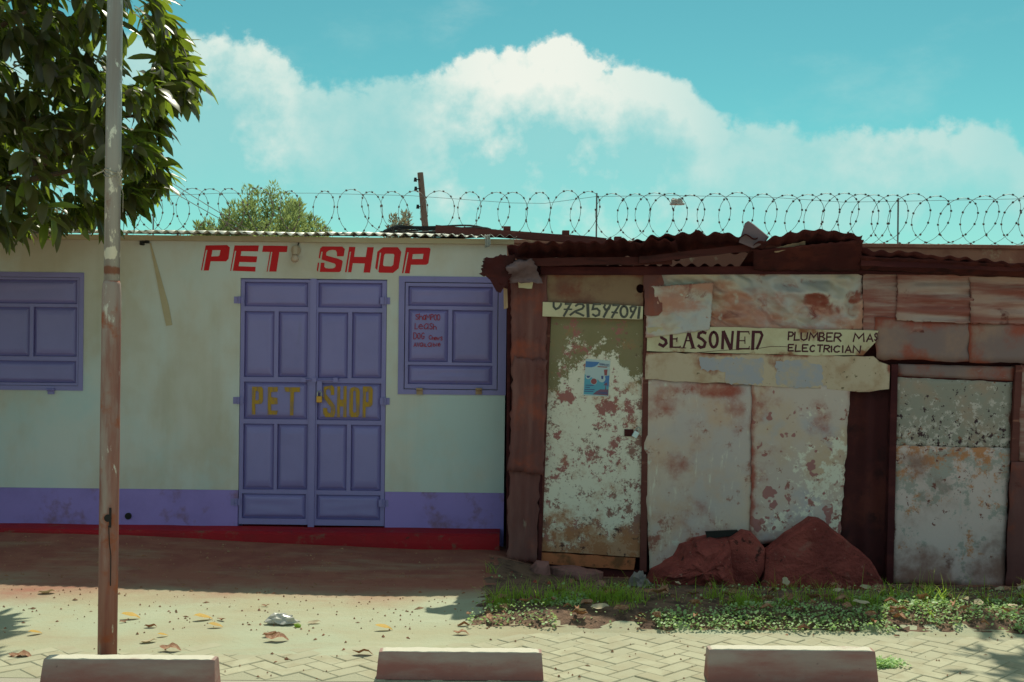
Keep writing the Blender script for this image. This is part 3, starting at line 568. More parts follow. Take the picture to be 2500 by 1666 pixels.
yel = [(dl, [([(110, 175), (270, 175), (300, 210), (300, 430), (270, 475), (165, 475), (165, 660), (105, 660)], [[(172, 250), (205, 250), (225, 275), (225, 390), (205, 410), (165, 410)]]),
  ([(385, 180), (555, 180), (555, 262), (440, 268), (440, 355), (550, 370), (555, 480), (440, 485), (440, 590), (560, 590), (540, 662), (380, 662)], []),
  ([(670, 185), (945, 185), (942, 268), (840, 268), (828, 675), (770, 675), (775, 268), (690, 262)], [])]),
 (dr, [([(1360, 175), (1500, 150), (1540, 190), (1540, 320), (1480, 320), (1480, 250), (1440, 215), (1400, 225), (1395, 300), (1550, 500), (1560, 620), (1530, 705), (1390, 705), (1345, 650), (1345, 545), (1415, 545), (1420, 600), (1450, 640), (1480, 620), (1485, 540), (1350, 360)], []),
  ([(1595, 170), (1645, 170), (1640, 400), (1700, 400), (1700, 165), (1757, 165), (1755, 708), (1698, 708), (1698, 520), (1640, 520), (1635, 708), (1585, 708)], []),
  ([(1890, 175), (1960, 200), (1985, 260), (1980, 650), (1950, 705), (1830, 705), (1798, 660), (1805, 260), (1825, 200)], [[(1890, 240), (1915, 260), (1920, 600), (1890, 635), (1865, 600), (1870, 260)]]),
  ([(2040, 170), (2180, 170), (2212, 220), (2205, 490), (2170, 525), (2090, 525), (2082, 712), (2030, 712)], [[(2110, 260), (2135, 265), (2135, 430), (2110, 450), (2090, 430), (2090, 265)]])])]
for lf, lst in yel:
    for out, holes in lst:
        b = MB(); plate_mesh(b, pxz(out, YS, **L4), [pxz(h, YS, **L4) for h in holes], YD - .0045, YD - .0040); b.build("letter", m_yel, lf)
# slide bolt
b = MB(); p0, p1 = W(738, 927, YS), W(826, 930, YS)
b.tube([(p0.x, YD - .022, p0.z), (p1.x, YD - .022, p1.z)], .006, 8)
for q in (742, 768, 820):
    c = W(q, 928, YS); b.box(c.x - .018, c.x + .018, YD - .032, YD - .015, c.z - .018, c.z + .018)
c = W(781, 944, YS); b.box(c.x - .02, c.x + .02, YD - .024, YD - .016, c.z - .05, c.z + .045)
b.build("slide_bolt", m_door, dl)
def padlock(px, py, Y, y, sc, mb, label, tilt=0.0):
    c = W(px, py, Y); e = empty("padlock", (c.x, y, c.z), label, "padlock")
    w, h = .022 * sc, .026 * sc
    bd = box("body", c.x - w, c.x + w, y - .010, y + .010, c.z - h, c.z + h, mb, e, .004)
    for k in range(3):
        zz = c.z + h * (.45 - .35 * k); box("ridge", c.x - w * .8, c.x + w * .6, y - .0125, y - .0095, zz - .003, zz + .003, mb, bd)
    t = MB(); r = w * .68; t.tube([(c.x - r, y, c.z + h * .9), (c.x - r, y, c.z + h * 1.9)] + [(c.x - r * math.cos(a), y, c.z + h * 1.9 + r * math.sin(a)) for a in (.4, .8, 1.2, 1.57, 1.95, 2.35, 2.75)] + [(c.x + r, y, c.z + h * 1.9), (c.x + r, y, c.z + h * .9)], .0045 * sc, 8)
    t.build("shackle", m_steel, e); e.rotation_euler = (0, tilt, 0); return e
padlock(781, 975, YS, YD - .036, 1.05, m_brass, "brass padlock hanging from the bolt of the blue shop door")
# windows with metal shutters
wr = plate("window_frame", rect(*winR), [rect(*RC(987, 690, 1216, 952, YS))], YS - .010, YS + .10, m_door, shop)
sh = leaf("window_shutter", 989, 692, 1214, 950, [(997, 700, 1203, 748), (997, 756, 1094, 884), (1104, 758, 1202, 886), (996, 892, 1202, 939)], YS - .006, shop)
for px in (1025, 1169):
    c = W(px, 954, YS); b = MB(); b.tube([(c.x - .026, YS - .026, c.z + .012), (c.x + .026, YS - .026, c.z + .012)], .011, 8); b.box(c.x - .026, c.x + .026, YS - .018, YS - .0105, c.z - .032, c.z + .01); b.build("hinge", m_pale, sh)
b = MB(); L5 = dict(ox=990, oy=750, sc=13.07)
txt = [('S', 320, 420, 230, 400), ('h', 440, 540, 200, 410), ('a', 560, 640, 260, 410), ('M', 650, 790, 240, 410), ('P', 810, 890, 230, 410), ('O', 910, 1000, 240, 420), ('O', 1010, 1100, 240, 420),
 ('L', 300, 390, 520, 700), ('e', 420, 550, 550, 700), ('a', 590, 720, 530, 710), ('S', 770, 860, 520, 710), ('h', 890, 980, 540, 720),
 ('D', 260, 360, 820, 1020), ('O', 385, 470, 840, 1020), ('G', 510, 600, 820, 1020), ('C', 750, 830, 900, 1030), ('h', 850, 910, 930, 1050), ('e', 920, 990, 960, 1050), ('w', 1000, 1080, 960, 1050), ('s', 1110, 1180, 950, 1060),
 ('A', 265, 350, 1140, 1265), ('V', 370, 440, 1140, 1260), ('a', 460, 540, 1140, 1265), ('i', 575, 600, 1160, 1260), ('L', 620, 680, 1170, 1260), ('a', 710, 820, 1140, 1270), ('b', 880, 960, 1140, 1250), ('l', 990, 1010, 1150, 1250), ('e', 1040, 1110, 1150, 1250)]
letters(b, txt, YS - .0105, L5['ox'], L5['oy'], L5['sc'], 21); b.build("lettering", m_redtxt, sh)
wl_ = plate("window_frame", rect(*winL), [rect(*RC(-178, 676, 193, 941, YS))], YS - .008, YS + .10, m_door, shop)
sl = leaf("window_shutter", -177, 677, 192, 940, [(-165, 682, 189, 741), (-165, 749, -55, 870), (-46, 749, 73, 870), (82, 750, 188, 871), (-165, 880, 186, 942 - 8)], YS - .004, shop)
hinge(126, 952, YS - .008, wl_, False)
# small wall fittings
bl = empty("bulb_lamp", W(725, 614, YS), "small dusty bulb in a round holder between PET and SHOP", "wall lamp")
c = W(723, 611, YS); b = MB(); b.tube([(c.x, YS - .001, c.z), (c.x, YS - .018, c.z)], .040, 18); b.build("holder_plate", m_porc, bl)
b = MB(); b.tube([(c.x, YS - .03, c.z + .02), (c.x, YS - .05, c.z - .045)], [.026, .024], 12); b.build("lamp_socket", m_porc, bl)
b = MB(); q0, q1 = Vector((c.x, YS - .05, c.z - .046)), Vector((c.x, YS - .062, c.z - .105))
b.tube([q0.lerp(q1, t) for t in (0, .2, .5, .8, .95, 1)], [.020, .027, .033, .028, .016, .004], 12); b.build("bulb", m_bulb, bl, smooth=True)
b = MB(); b.tube([(c.x + .015, YS - .006, c.z + .035), (c.x + .025, YS - .008, c.z + .07)], .005, 6); b.build("flex", m_black, bl)
br = empty("cable_clamp", W(355, 590, YS), "small black twin cable clamp under the eaves beside the pole", "cable clamp")
for q, r_ in ((349, 595), (361, 590)):
    c = W(q, r_, YS); box("jaw", c.x - .015, c.x + .015, YS - .045, YS - .002, c.z - .016, c.z + .016, m_black, br, .003)
b = MB(); c = W(355, 588, YS); b.tube([(c.x - .02, YS - .03, c.z), (c.x, YS - .035, c.z + .03), (c.x + .02, YS - .03, c.z + .015)], .003, 6); b.build("cable", m_black, br)
st = [W(x, y, YS) for x, y in ((366, 594), (369, 594), (412, 745), (421, 794), (406, 796), (396, 750))]
plate("painted_strip", [(p.x, p.z) for p in st], [], YS - .007, YS - .0005, m_facia, shop)
b = MB(); c = W(314, 1260, YS); b.tube([(c.x, YS - .003, c.z), (c.x, YS - .016, c.z)], .027, 16); b.tube([(c.x, YS - .0162, c.z), (c.x, YS - .018, c.z)], .017, 14); b.build("pipe_end", m_black, shop)
# ------------------------------------------------------------------ the tin shack
YK = 9.30
shack = empty("tin_shack", (1.9, YK, -.12), "patched rusty tin shack with two battered doors and sagging roof", "shack")
kx0, kx1 = W(1246, 900, YK).x, 6.2
box("backing_wall", kx0 + .02, kx1, YK + .10, YK + .16, -.35, W(1600, 655, YK).z, m_dark, shack)
box("side_wall", kx0 + .0, kx0 + .018, YK + .06, 13.6, -.3, W(1600, 655, YK).z, m_roofrust, shack)
box("side_wall", kx1 + .002, kx1 + .05, YK, 13.6, -.3, 2.2, m_roofrust, shack)
box("back_wall", kx0, kx1, 13.62, 13.7, -.3, 2.25, m_roofrust, shack)
def wob(a, f, sd): return lambda u, v, rr: a * noise.noise(Vector((u * f + sd, v * f * 1.5, sd * 2.1)))
def vwave(n, a, sd): return lambda u, v, rr: a * math.sin(u * n * 6.283) + a * .9 * noise.noise(Vector((u * 4 + sd, v * 7, sd)))
def hwave(n, a, sd): return lambda u, v, rr: a * math.sin(v * n * 6.283) * sstep(.15, .35, u) + a * .7 * noise.noise(Vector((u * 6 + sd, v * 4, sd)))
# left corrugated upright, three sheets lapped downwards
sheet("corrugated_sheet", [(1248, 690), (1337, 668), (1333, 912), (1247, 905)], YK - .03, m_corr, shack, 24, 20, vwave(2.4, .011, 1), 2.5, 1)
sheet("corrugated_sheet", [(1252, 872), (1334, 880), (1326, 1160), (1240, 1148)], YK - .055, m_corr, shack, 24, 20, vwave(2.2, .013, 2), 4, 2)
sheet("corrugated_sheet", [(1242, 1135), (1318, 1140), (1308, 1374), (1238, 1366)], YK - .03, m_corr, shack, 24, 16, vwave(2.0, .010, 3), 4, 3)
box("post", W(1318, 1000, YK).x, W(1326, 1000, YK).x, YK - .02, YK + .09, -.2, W(1320, 790, YK).z, m_dark, shack)
# head board over the first door
hb = pxz(rough_poly([(1330, 668), (1572, 668), (1570, 750), (1328, 742)], 30, 1.0, 4), YK)
hole = pxz(ell(1563, 705, 10, 11, 16)[:-1], YK)
plate("head_board", hb, [hole], YK - .012, YK + .02, m_ply, shack)
plate("rust_plate", pxz(rough_poly([(1570, 664), (1612, 666), (1620, 690), (1616, 760), (1606, 771), (1572, 770)], 14, 2, 5), YK), [], YK - .038, YK - .034, m_corr, shack)
# first door
d1 = plate("door", pxz(rough_poly([(1346, 772), (1571, 782), (1566, 1362), (1318, 1346)], 60, .8, 6), YK), [], YK + .012, YK + .04, m_d1, shack)
plate("foot_plate", pxz(rough_poly([(1317, 1350), (1552, 1364), (1548, 1392), (1330, 1376), (1315, 1366)], 30, 2, 7), YK), [], YK + .006, YK + .034, m_d1b, d1)
c = W(1540, 1058, YK); box("hasp", c.x - .05, c.x + .02, YK + .002, YK + .010, c.z - .025, c.z + .03, m_roofrust, d1)
plate("door_post", pxz([(1572, 772), (1584, 772), (1578, 1396), (1562, 1394)], YK), [], YK - .012, YK + .06, m_wood, shack)
plate("door_post", pxz([(1334, 772), (1345, 772), (1322, 1372), (1310, 1372)], YK), [], YK + .002, YK + .06, m_wood, shack)
plate("threshold_board", pxz(rough_poly([(1312, 1372), (1575, 1394), (1575, 1440), (1312, 1440)], 30, 2, 8), YK), [], YK + .03, YK + .07, m_dark, shack)
padlock(1551, 1061, YK, YK - .012, .95, m_lock, "shiny steel padlock tilted on the peeling green door", .5)
# crumpled upper panels
def crumple_field(nu, nv, a, sd):
    """random folds: a coarse triangulated height field, blended with finer dents"""
    rz_ = random.Random(sd); hts = [[rz_.uniform(-a, a) for _ in range(nu + 2)] for _ in range(nv + 2)]
    def f(u, v, rr):
        u2 = min(.9999, max(0, u + .05 * noise.noise(Vector((u * 4, v * 4, sd))))) * nu; v2 = min(.9999, max(0, v + .08 * noise.noise(Vector((u * 4, v * 4, sd + 9))))) * nv
        i_, j_ = int(u2), int(v2); p, q = u2 - i_, v2 - j_; h = hts
        if (i_ + j_) % 2: z = h[j_][i_] + p * (h[j_][i_ + 1] - h[j_][i_]) + q * (h[j_ + 1][i_] - h[j_][i_]) if p + q < 1 else h[j_ + 1][i_ + 1] + (1 - p) * (h[j_ + 1][i_] - h[j_ + 1][i_ + 1]) + (1 - q) * (h[j_][i_ + 1] - h[j_ + 1][i_ + 1])
        else: z = h[j_][i_] + p * (h[j_][i_ + 1] - h[j_][i_]) + q * (h[j_ + 1][i_ + 1] - h[j_][i_ + 1]) if p > q else h[j_][i_] + q * (h[j_ + 1][i_] - h[j_][i_]) + p * (h[j_ + 1][i_ + 1] - h[j_ + 1][i_])
        e = min(1, u * 14, (1 - u) * 14, v * 7, (1 - v) * 7)
        return z * (.25 + .75 * e) + a * .35 * noise.noise(Vector((u * 22, v * 9, sd))) * e
    return f
sheet("tin_panel", [(1586, 662), (2105, 652), (2106, 808), (1732, 803)], YK - .004, m_crump, shack, 90, 32, crumple_field(13, 5, .060, 5), 1.8, 21)
sheet("tin_panel", [(1582, 700), (1742, 690), (1733, 806), (1576, 826)], YK - .040, m_crump, shack, 44, 32, crumple_field(5, 4, .024, 8), 1.4, 22)
sheet("tin_panel", [(2107, 668), (2262, 664), (2258, 812), (2107, 812)], YK - .010, m_hcorr, shack, 12, 10, wob(.018, 4, 3), 2, 23, flat=True, jit=.3)
sheet("tin_panel", [(2190, 668), (2375, 664), (2375, 790), (2188, 783)], YK - .028, m_hcorr, shack, 20, 26, hwave(4.2, .013, 4), 2, 24)
sheet("tin_panel", [(2368, 668), (2620, 672), (2620, 796), (2370, 790)], YK - .040, m_hcorr, shack, 24, 26, hwave(4, .012, 5), 2.5, 25)
sheet("tin_panel", [(2135, 775), (2376, 780), (2372, 884), (2138, 878)], YK - .016, m_greyt, shack, 12, 6, wob(.012, 3, 6), 2.5, 26)
sheet("tin_panel", [(2366, 784), (2600, 788), (2600, 888), (2366, 886)], YK - .022, m_greyt, shack, 12, 6, wob(.012, 3, 7), 2.5, 27)
# strip with blue paint, torn right end
plate("painted_strip", pxz(rough_poly([(1577, 861), (2130, 870), (2146, 884), (2170, 892), (2168, 950), (2120, 957), (2040, 952), (1990, 948), (1574, 926)], 24, 2.2, 9), YK), [], YK - .026, YK - .023, m_blue, shack)
for q_, pts_ in enumerate(([(1706, 873), (1862, 876), (1861, 938), (1772, 936), (1770, 908), (1708, 904)], [(1892, 882), (1960, 879), (2004, 893), (2007, 943), (1950, 946), (1896, 940)])):
    plate("paint_patch", pxz(rough_poly(pts_, 6, 4.0, 60 + q_), YK), [], YK - .0275, YK - .0262, m_bluep, shack)
# lower panels
sheet("tin_panel", [(1566, 922), (1840, 940), (1838, 1330), (1586, 1398)], YK - .010, m_p1, shack, 26, 36, lambda u, v, rr: .012 * noise.noise(Vector((u * 3, v * 4, 5))) + .010 * sstep(.12, 0, v) * noise.noise(Vector((u * 9, 1, 1))), 1.2, 28)
sheet("tin_panel", [(1836, 936), (2076, 944), (2052, 1310), (1832, 1330)], YK - .022, m_p2, shack, 22, 34, lambda u, v, rr: .014 * noise.noise(Vector((u * 3, v * 4, 8))) + .012 * sstep(.10, 0, v) * noise.noise(Vector((u * 9, 4, 1))), 2.0, 29)
sheet("corrugated_sheet", [(2050, 936), (2178, 936), (2172, 1436), (2040, 1436)], YK + .06, m_roofrust, shack, 30, 10, vwave(2.2, .014, 9), 0, 30)
plate("door_post", pxz([(2176, 890), (2192, 890), (2180, 1436), (2163, 1436)], YK), [], YK - .006, YK + .08, m_dark, shack)
# second door: three sheets on one leaf
d2 = plate("door", pxz([(2192, 892), (2478, 900), (2468, 1434), (2180, 1428)], YK), [], YK + .036, YK + .06, m_dark, shack)
sheet("door_sheet", [(2194, 889), (2478, 896), (2474, 930), (2192, 918)], YK + .022, m_greyt, d2, 14, 4, wob(.004, 3, 11), .8, 31)
sheet("door_sheet", [(2187, 921), (2472, 934), (2466, 1098), (2182, 1090)], YK + .030, m_d2a, d2, 20, 14, wob(.010, 3, 12), 1.2, 32)
sheet("door_sheet", [(2183, 1087), (2467, 1095), (2452, 1434), (2176, 1424)], YK + .020, m_d2b, d2, 20, 24, wob(.014, 3, 13), 2.0, 33)
plate("door_post", pxz([(2480, 892), (2496, 892), (2486, 1126), (2468, 1126)], YK), [], YK - .004, YK + .08, m_wood, shack)
sheet("tin_panel", [(2492, 890), (2640, 892), (2640, 1128), (2488, 1126)], YK - .006, m_hcorr, shack, 10, 14, wob(.012, 3, 14), 1.5, 34)
sheet("tin_panel", [(2468, 1126), (2640, 1128), (2640, 1440), (2456, 1436)], YK - .012, m_corr, shack, 10, 14, wob(.014, 3, 15), 2, 35)
sheet("corrugated_sheet", [(2636, 672), (3150, 684), (3150, 1120), (2636, 1118)], YK - .02, m_corr, shack, 60, 10, vwave(8, .010, 51), 3, 52)
sheet("corrugated_sheet", [(2636, 1110), (3150, 1112), (3150, 1450), (2636, 1448)], YK - .03, m_hcorr, shack, 60, 10, vwave(8, .010, 53), 3, 54)
# roof: beams, rafters and lapped sheets that tip up over the street
zb = lambda x, y, Y=YK: W(x, y, Y).z
def beam(name, a, b_, r, mt, parent, Y0, Y1=None, n=14, w=1.0):
    p0, p1 = W(*a, Y0), W(*b_, Y1 or Y0); mb = MB(); pts = [p0.lerp(p1, i / n) for i in range(n + 1)]; vs, fs = [], []
    for i, p in enumerate(pts):
        k = r * (1 + .18 * noise.noise(Vector((i * .8, r * 40, p0.x)))); dz = .006 * noise.noise(Vector((i * .6, 3, p0.z)))
        vs += [p + Vector((0, -k * w, -k + dz)), p + Vector((0, k * w, -k + dz)), p + Vector((0, k * w, k + dz)), p + Vector((0, -k * w, k + dz))]
    for i in range(n):
        for q in range(4): fs.append((i * 4 + q, i * 4 + (q + 1) % 4, (i + 1) * 4 + (q + 1) % 4, (i + 1) * 4 + q))
    fs += [(3, 2, 1, 0), tuple(n * 4 + q for q in range(4))]
    mb.add(vs, fs); return mb.build(name, mt, parent)
beam("roof_beam", (1262, 641), (1640, 636), .030, m_beam, shack, 9.10)
beam("roof_beam", (1560, 636), (1905, 596), .026, m_beam, shack, 9.03, 8.99)
beam("split_rafter", (1890, 612), (1965, 594), .018, m_pale, shack, 8.98)
beam("roof_beam", (2100, 640), (2560, 655), .030, m_dark, shack, 9.10)
beam("wall_plate", (1320, 662), (2560, 660), .030, m_dark, shack, 9.26)
def eave(name, x0, y0, x1, y1, Yf, waves, mt, amp=.016, yb=628, Yb=9.75, bend=None, seed=0, edge=.035):
    f0, f1 = W(x0, y0, Yf), W(x1, y1, Yf); b0, b1 = W(x0, yb, YK), W(x1, yb, YK)
    k = (Yb - YK) / (YK - Yf) * .35
    r0 = b0 + (b0 - f0) * k; r1 = b1 + (b1 - f1) * k; r0.x, r1.x = f0.x + .02, f1.x + .12
    return corr(name, f0, f1, r1, r0, waves, amp, mt, shack, nv=6, bend=bend, edge=edge, seed=seed)
eave("roof_sheet", 1238, 592, 1650, 584, 8.86, 12, m_roofrust, .011, 622, seed=1, bend=lambda u, v: Vector((0, 0, .034 * noise.noise(Vector((u * 5, v, 1))) + .012 * noise.noise(Vector((u * 17, v, 6))) - .03 * sstep(.1, 0, u) * (1 - v))))
eave("roof_sheet", 1540, 586, 1850, 580, 8.80, 8, m_roofrust, .012, 610, seed=2, bend=lambda u, v: Vector((0, 0, (.045 * math.sin(u * 3.14) + .018 * noise.noise(Vector((u * 9, v, 4))) - .035 * sstep(.25, 0, u)) * (1 - v))))
eave("roof_sheet", 1842, 596, 2106, 578, 8.78, 7, m_roofrust, .010, 640, seed=3, bend=lambda u, v: Vector((0, 0, .075 * math.sin(min(1, u * 1.05) * 3.0) * (1 - v))))
eave("roof_sheet", 2100, 606, 2560, 650, 8.98, 11, m_roofrust, .010, 668, seed=4, bend=lambda u, v: Vector((0, 0, (.02 * noise.noise(Vector((u * 6, v, 9)))) * (1 - v))))
# soffit scrap hanging behind the lifted sheet
sheet("hanging_sheet", [(1838, 612), (2108, 586), (2098, 664), (1840, 662)], [8.96, 8.84, 9.2, 9.22], m_roofrust, shack, 30, 8, vwave(6, .010, 6), 2, 41)
sheet("hanging_sheet", [(2098, 626), (2560, 650), (2560, 682), (2100, 662)], [9.02, 9.02, 9.22, 9.22], m_roofrust, shack, 30, 6, vwave(9, .010, 7), 2, 42)
# main roof behind the eave
corr("roof_sheet", (XR + .004, 9.70, 2.36), W(2560, 650, YK) + Vector((0, .45, 0)), (kx1, 13.8, 2.30), (XR + .004, 13.8, 2.30), 40, .015, m_roofrust, shack, nv=6)
# bent up flap
fl = [W(x, y, 8.84) for x, y in ((1804, 592), (1818, 546), (1826, 540), (1838, 548), (1874, 578), (1866, 590), (1850, 600), (1838, 606))]
vs = [tuple(p) for p in fl] + [(p.x + .015, p.y + .02, p.z) for p in fl]; nf = len(fl)
mk("bent_flap", vs, [tuple(range(nf - 1, -1, -1)), tuple(range(nf, 2 * nf))] + [(i, (i + 1) % nf, (i + 1) % nf + nf, i + nf) for i in range(nf)], m_tarp, shack)
# scraps at the left corner of the roof
o = sheet("torn_corrugated_scrap", [(1182, 632), (1262, 620), (1236, 706), (1172, 668)], [9.02, 9.0, 9.08, 9.1], m_roofrust, shack, 14, 12, lambda u, v, rr: .05 * math.sin(u * 3.1) + .012 * math.sin(u * 9) + .02 * noise.noise(Vector((u * 3, v * 3, 4))), 4, 43, flat=False)
plate("scrap_point", pxz([(1190, 672), (1238, 690), (1222, 716), (1212, 712)], 9.04), [], 9.04, 9.043, m_roofrust, shack)
o = sheet("sacking_wrap", [(1234, 642), (1300, 632), (1326, 690), (1246, 690)], [9.0, 9.04, 9.16, 9.08], m_tarp, shack, 12, 12, lambda u, v, rr: .05 * math.sin(v * 5 + u) + .03 * noise.noise(Vector((u * 5, v * 5, 6))), 3, 44)
plate("pale_scrap", pxz(rough_poly([(1264, 684), (1302, 688), (1298, 706), (1266, 704)], 10, 2, 3), YK), [], YK - .062, YK - .06, m_sign, shack)
plate("batten", pxz([(1228, 668), (1237, 662), (1240, 752), (1230, 756)], 9.18), [], 9.18, 9.20, m_pale, shack)
plate("corner_post", pxz([(1238, 640), (1250, 640), (1244, 1372), (1236, 1372)], 9.36), [], 9.36, 9.42, m_dark, shack)
# ------------------------------------------------------------------ signs, poster
sg = empty("number_board", W(1446, 780, YK), "cream board painted with a grey phone number above the peeling door", "sign")
bo = plate("board", pxz(rough_poly([(1325, 738), (1568, 749), (1567, 781), (1324, 773)], 40, .6, 12), YK), [], YK - .052, YK - .032, m_sign, sg)
L6 = dict(ox=1310, oy=720, sc=8.404); b = MB(); yy = YK - .0535
strokes = [([(345, 165), (345, 250), (390, 300), (450, 275), (490, 220), (500, 185)], 44), ([(580, 195), (690, 195), (620, 320), (550, 445)], 46), ([(555, 303), (720, 303)], 30),
 ([(790, 235), (850, 195), (930, 195), (962, 240), (930, 290), (780, 345), (680, 420)], 42), ([(800, 365), (880, 395), (960, 435)], 44), ([(1040, 195), (1050, 455)], 62),
 ([(1305, 195), (1165, 200), (1140, 300), (1230, 290), (1282, 340), (1270, 415), (1200, 442), (1140, 405)], 44), ([(1500, 215), (1470, 295), (1400, 310), (1372, 260), (1395, 215)], 42), ([(1500, 215), (1430, 340), (1365, 465)], 48),
 ([(1550, 218), (1680, 222), (1600, 350), (1530, 472)], 44), ([(1530, 362), (1650, 375)], 34), (ell(1780, 350, 72, 112), 46),
 ([(2030, 255), (1960, 240), (1912, 270), (1925, 345), (1995, 365)], 42), ([(2030, 255), (1975, 380), (1915, 480)], 46), ([(2100, 255), (2072, 488)], 52)]
for g0, g1 in ((0, 1), (1, 3), (3, 5), (5, 6), (6, 7), (7, 9), (9, 11), (11, 12), (12, 14), (14, 15)):
    b = MB()
    for i in range(g0, g1): ribbon(b, pxz(strokes[i][0], YK, **L6), strokes[i][1] / 8.404 / F * YK, yy - .0004 * (i % 4))
    b.build("digit", m_grey_paint, sg)
sg = empty("trade_sign", W(1860, 865, YK), "long cracked cream sign for a seasoned plumber, mason and electrician", "sign")
plate("board", pxz(rough_poly([(1578, 800), (1740, 799), (2142, 808), (2136, 818), (2140, 830), (2132, 838), (2104, 868), (1990, 869), (1578, 857)], 26, 1.2, 13), YK), [], YK - .034, YK - .0305, m_sign, sg)
b = MB(); L7 = dict(ox=1560, oy=790, sc=6.92); ys_ = YK - .0350
bigs = [([(480, 175), (420, 150), (365, 180), (372, 240), (440, 282), (452, 335), (400, 385), (330, 350)], 50), ([(535, 160), (535, 400)], 58), ([(520, 262), (632, 262)], 22), ([(510, 402), (690, 402)], 24), ([(634, 240), (626, 308)], 18), ([(690, 380), (676, 402)], 18),
 ([(825, 140), (742, 412)], 30), ([(828, 140), (905, 412)], 56), ([(785, 292), (870, 292)], 24), ([(700, 414), (782, 414)], 14), ([(858, 420), (952, 420)], 14),
 ([(1118, 165), (1060, 145), (1002, 172), (992, 232), (1060, 272), (1108, 322), (1088, 392), (1030, 408), (990, 372)], 48), (ell(1250, 275, 64, 128), 48),
 ([(1410, 135), (1395, 430)], 48), ([(1412, 140), (1535, 430)], 62), ([(1572, 135), (1547, 430)], 42), ([(1668, 135), (1650, 438)], 54), ([(1650, 142), (1845, 142)], 24), ([(1690, 292), (1780, 292)], 18), ([(1640, 428), (1850, 428)], 26), ([(1838, 142), (1850, 184)], 16), ([(1774, 225), (1776, 342)], 16), ([(1852, 388), (1836, 428)], 16),
 ([(1918, 135), (1904, 438)], 54), ([(1910, 145), (2040, 147), (2066, 200), (2020, 330), (1975, 430)], 44)]
for g0, g1 in ((0, 1), (1, 6), (6, 11), (11, 12), (12, 13), (13, 16), (16, 23), (23, 25)):
    b = MB()
    for i in range(g0, g1): ribbon(b, pxz(bigs[i][0], YK, **L7), bigs[i][1] / 6.92 / F * YK, ys_ - .0003 * (i % 5))
    b.build("letter", m_black_paint, sg)
small = [('P', 505, 600, 165, 320), ('L', 620, 720, 165, 320), ('U', 745, 870, 175, 325), ('M', 900, 1075, 180, 330), ('B', 1100, 1200, 180, 335), ('E', 1240, 1350, 185, 340), ('R', 1380, 1515, 185, 345), ('M', 1750, 1955, 195, 350), ('A', 2005, 2125, 210, 350), ('S', 2158, 2205, 190, 330),
 ('E', 505, 605, 405, 525), ('L', 640, 740, 410, 535), ('E', 775, 880, 410, 535), ('C', 920, 1010, 420, 540), ('T', 1060, 1165, 415, 545), ('R', 1185, 1295, 420, 550), ('I', 1315, 1350, 430, 550), ('C', 1375, 1490, 430, 550), ('I', 1525, 1570, 425, 560), ('A', 1595, 1710, 430, 560), ('N', 1745, 1885, 430, 565)]
for g_ in small:
    b = MB(); letters(b, [g_], ys_, 1860, 790, 7.843, 29, .06); b.build("letter", m_black_paint, sg)
b = MB(); ribbon(b, pxz([(1700, 861), (1760, 856), (1850, 851), (1880, 846), (1920, 847)], YK), .0035, ys_ - .0020); b.build("crack", m_black_paint, sg)
# poster: flat print on the door
po = empty("paper_poster", W(1462, 972, YK), "blue and white paper poster stuck on the peeling green door", "poster")
def prgb(n, c): return mat(n, c, .6, spec=.3, rnd=False)
m_pw, m_pb, m_pt, m_pd, m_pm, m_pr = prgb("poster_white", (.50, .56, .60)), prgb("poster_blue", (.09, .20, .46)), prgb("poster_cyan", (.12, .36, .50)), prgb("poster_navy", (.09, .10, .25)), prgb("poster_maroon", (.22, .10, .16)), prgb("poster_red", (.34, .09, .10))
L8 = dict(ox=1400, oy=860, sc=12.99); yp = YK + .010
def pp(name, pts, lay, mt): return plate(name, pxz(pts, YK, **L8), [], yp - .0006 * lay - .0005, yp - .0006 * lay, mt, po)
pp("sheet", [(400, 215), (1175, 275), (1110, 1410), (310, 1370)], 0, m_pw)
pp("print_band", [(395, 290), (830, 318), (770, 400), (690, 455), (570, 485), (388, 480)], 1, m_pb)
pp("print_field", [(358, 690), (420, 760), (560, 800), (700, 850), (820, 900), (950, 960), (1010, 760), (1145, 740), (1105, 1385), (335, 1335)], 1, m_pt)
pp("print_band", [(1010, 765), (1145, 742), (1122, 1100), (1010, 1060), (960, 960), (1010, 860)], 2, m_pb)
pp("print_band", [(615, 1340), (720, 1250), (850, 1185), (1110, 1190), (1102, 1385)], 2, m_pm)
pp("print_glass", [(970, 560), (1085, 552), (1065, 745), (985, 740)], 2, m_pr)
for cx, cy, r_, mt, l in ((650, 930, 105, m_pw, 2), (650, 930, 92, m_pr, 3), (905, 850, 112, m_pw, 3), (470, 780, 82, m_pw, 2)): pp("print_disc", ell(cx, cy, r_, r_, 18)[:-1], l, mt)
pp("print_glass", [(880, 755), (955, 755), (945, 860), (890, 860)], 4, m_pd); pp("print_bowl", [(410, 750), (545, 750), (500, 820), (440, 820)], 3, m_pd)
pp("print_palm", [(1005, 1190), (1022, 1050), (950, 1060), (1000, 1000), (1060, 960), (1085, 1040), (1040, 1060), (1045, 1190)], 3, m_pm)
b = MB()
letters(b, [(g, 820 + i * 36, 848 + i * 36, 352 + i * 5, 415 + i * 5) for i, g in enumerate("TERPRISES")], yp - .0026, 1400, 860, 12.99, 9)
for x0, x1, y in ((390, 640, 1050), (385, 520, 1115), (360, 670, 1185), (345, 630, 1245), (790, 1060, 1275), (860, 1080, 1310)): ribbon(b, pxz([(x0, y), (x1, y + 8)], YK, **L8), .006, yp - .0024)
b.build("print_text", m_pd, po)
b = MB(); ribbon(b, pxz([(775, 462), (1070, 480)], YK, **L8), .007, yp - .0020); b.build("print_text", m_pr, po)
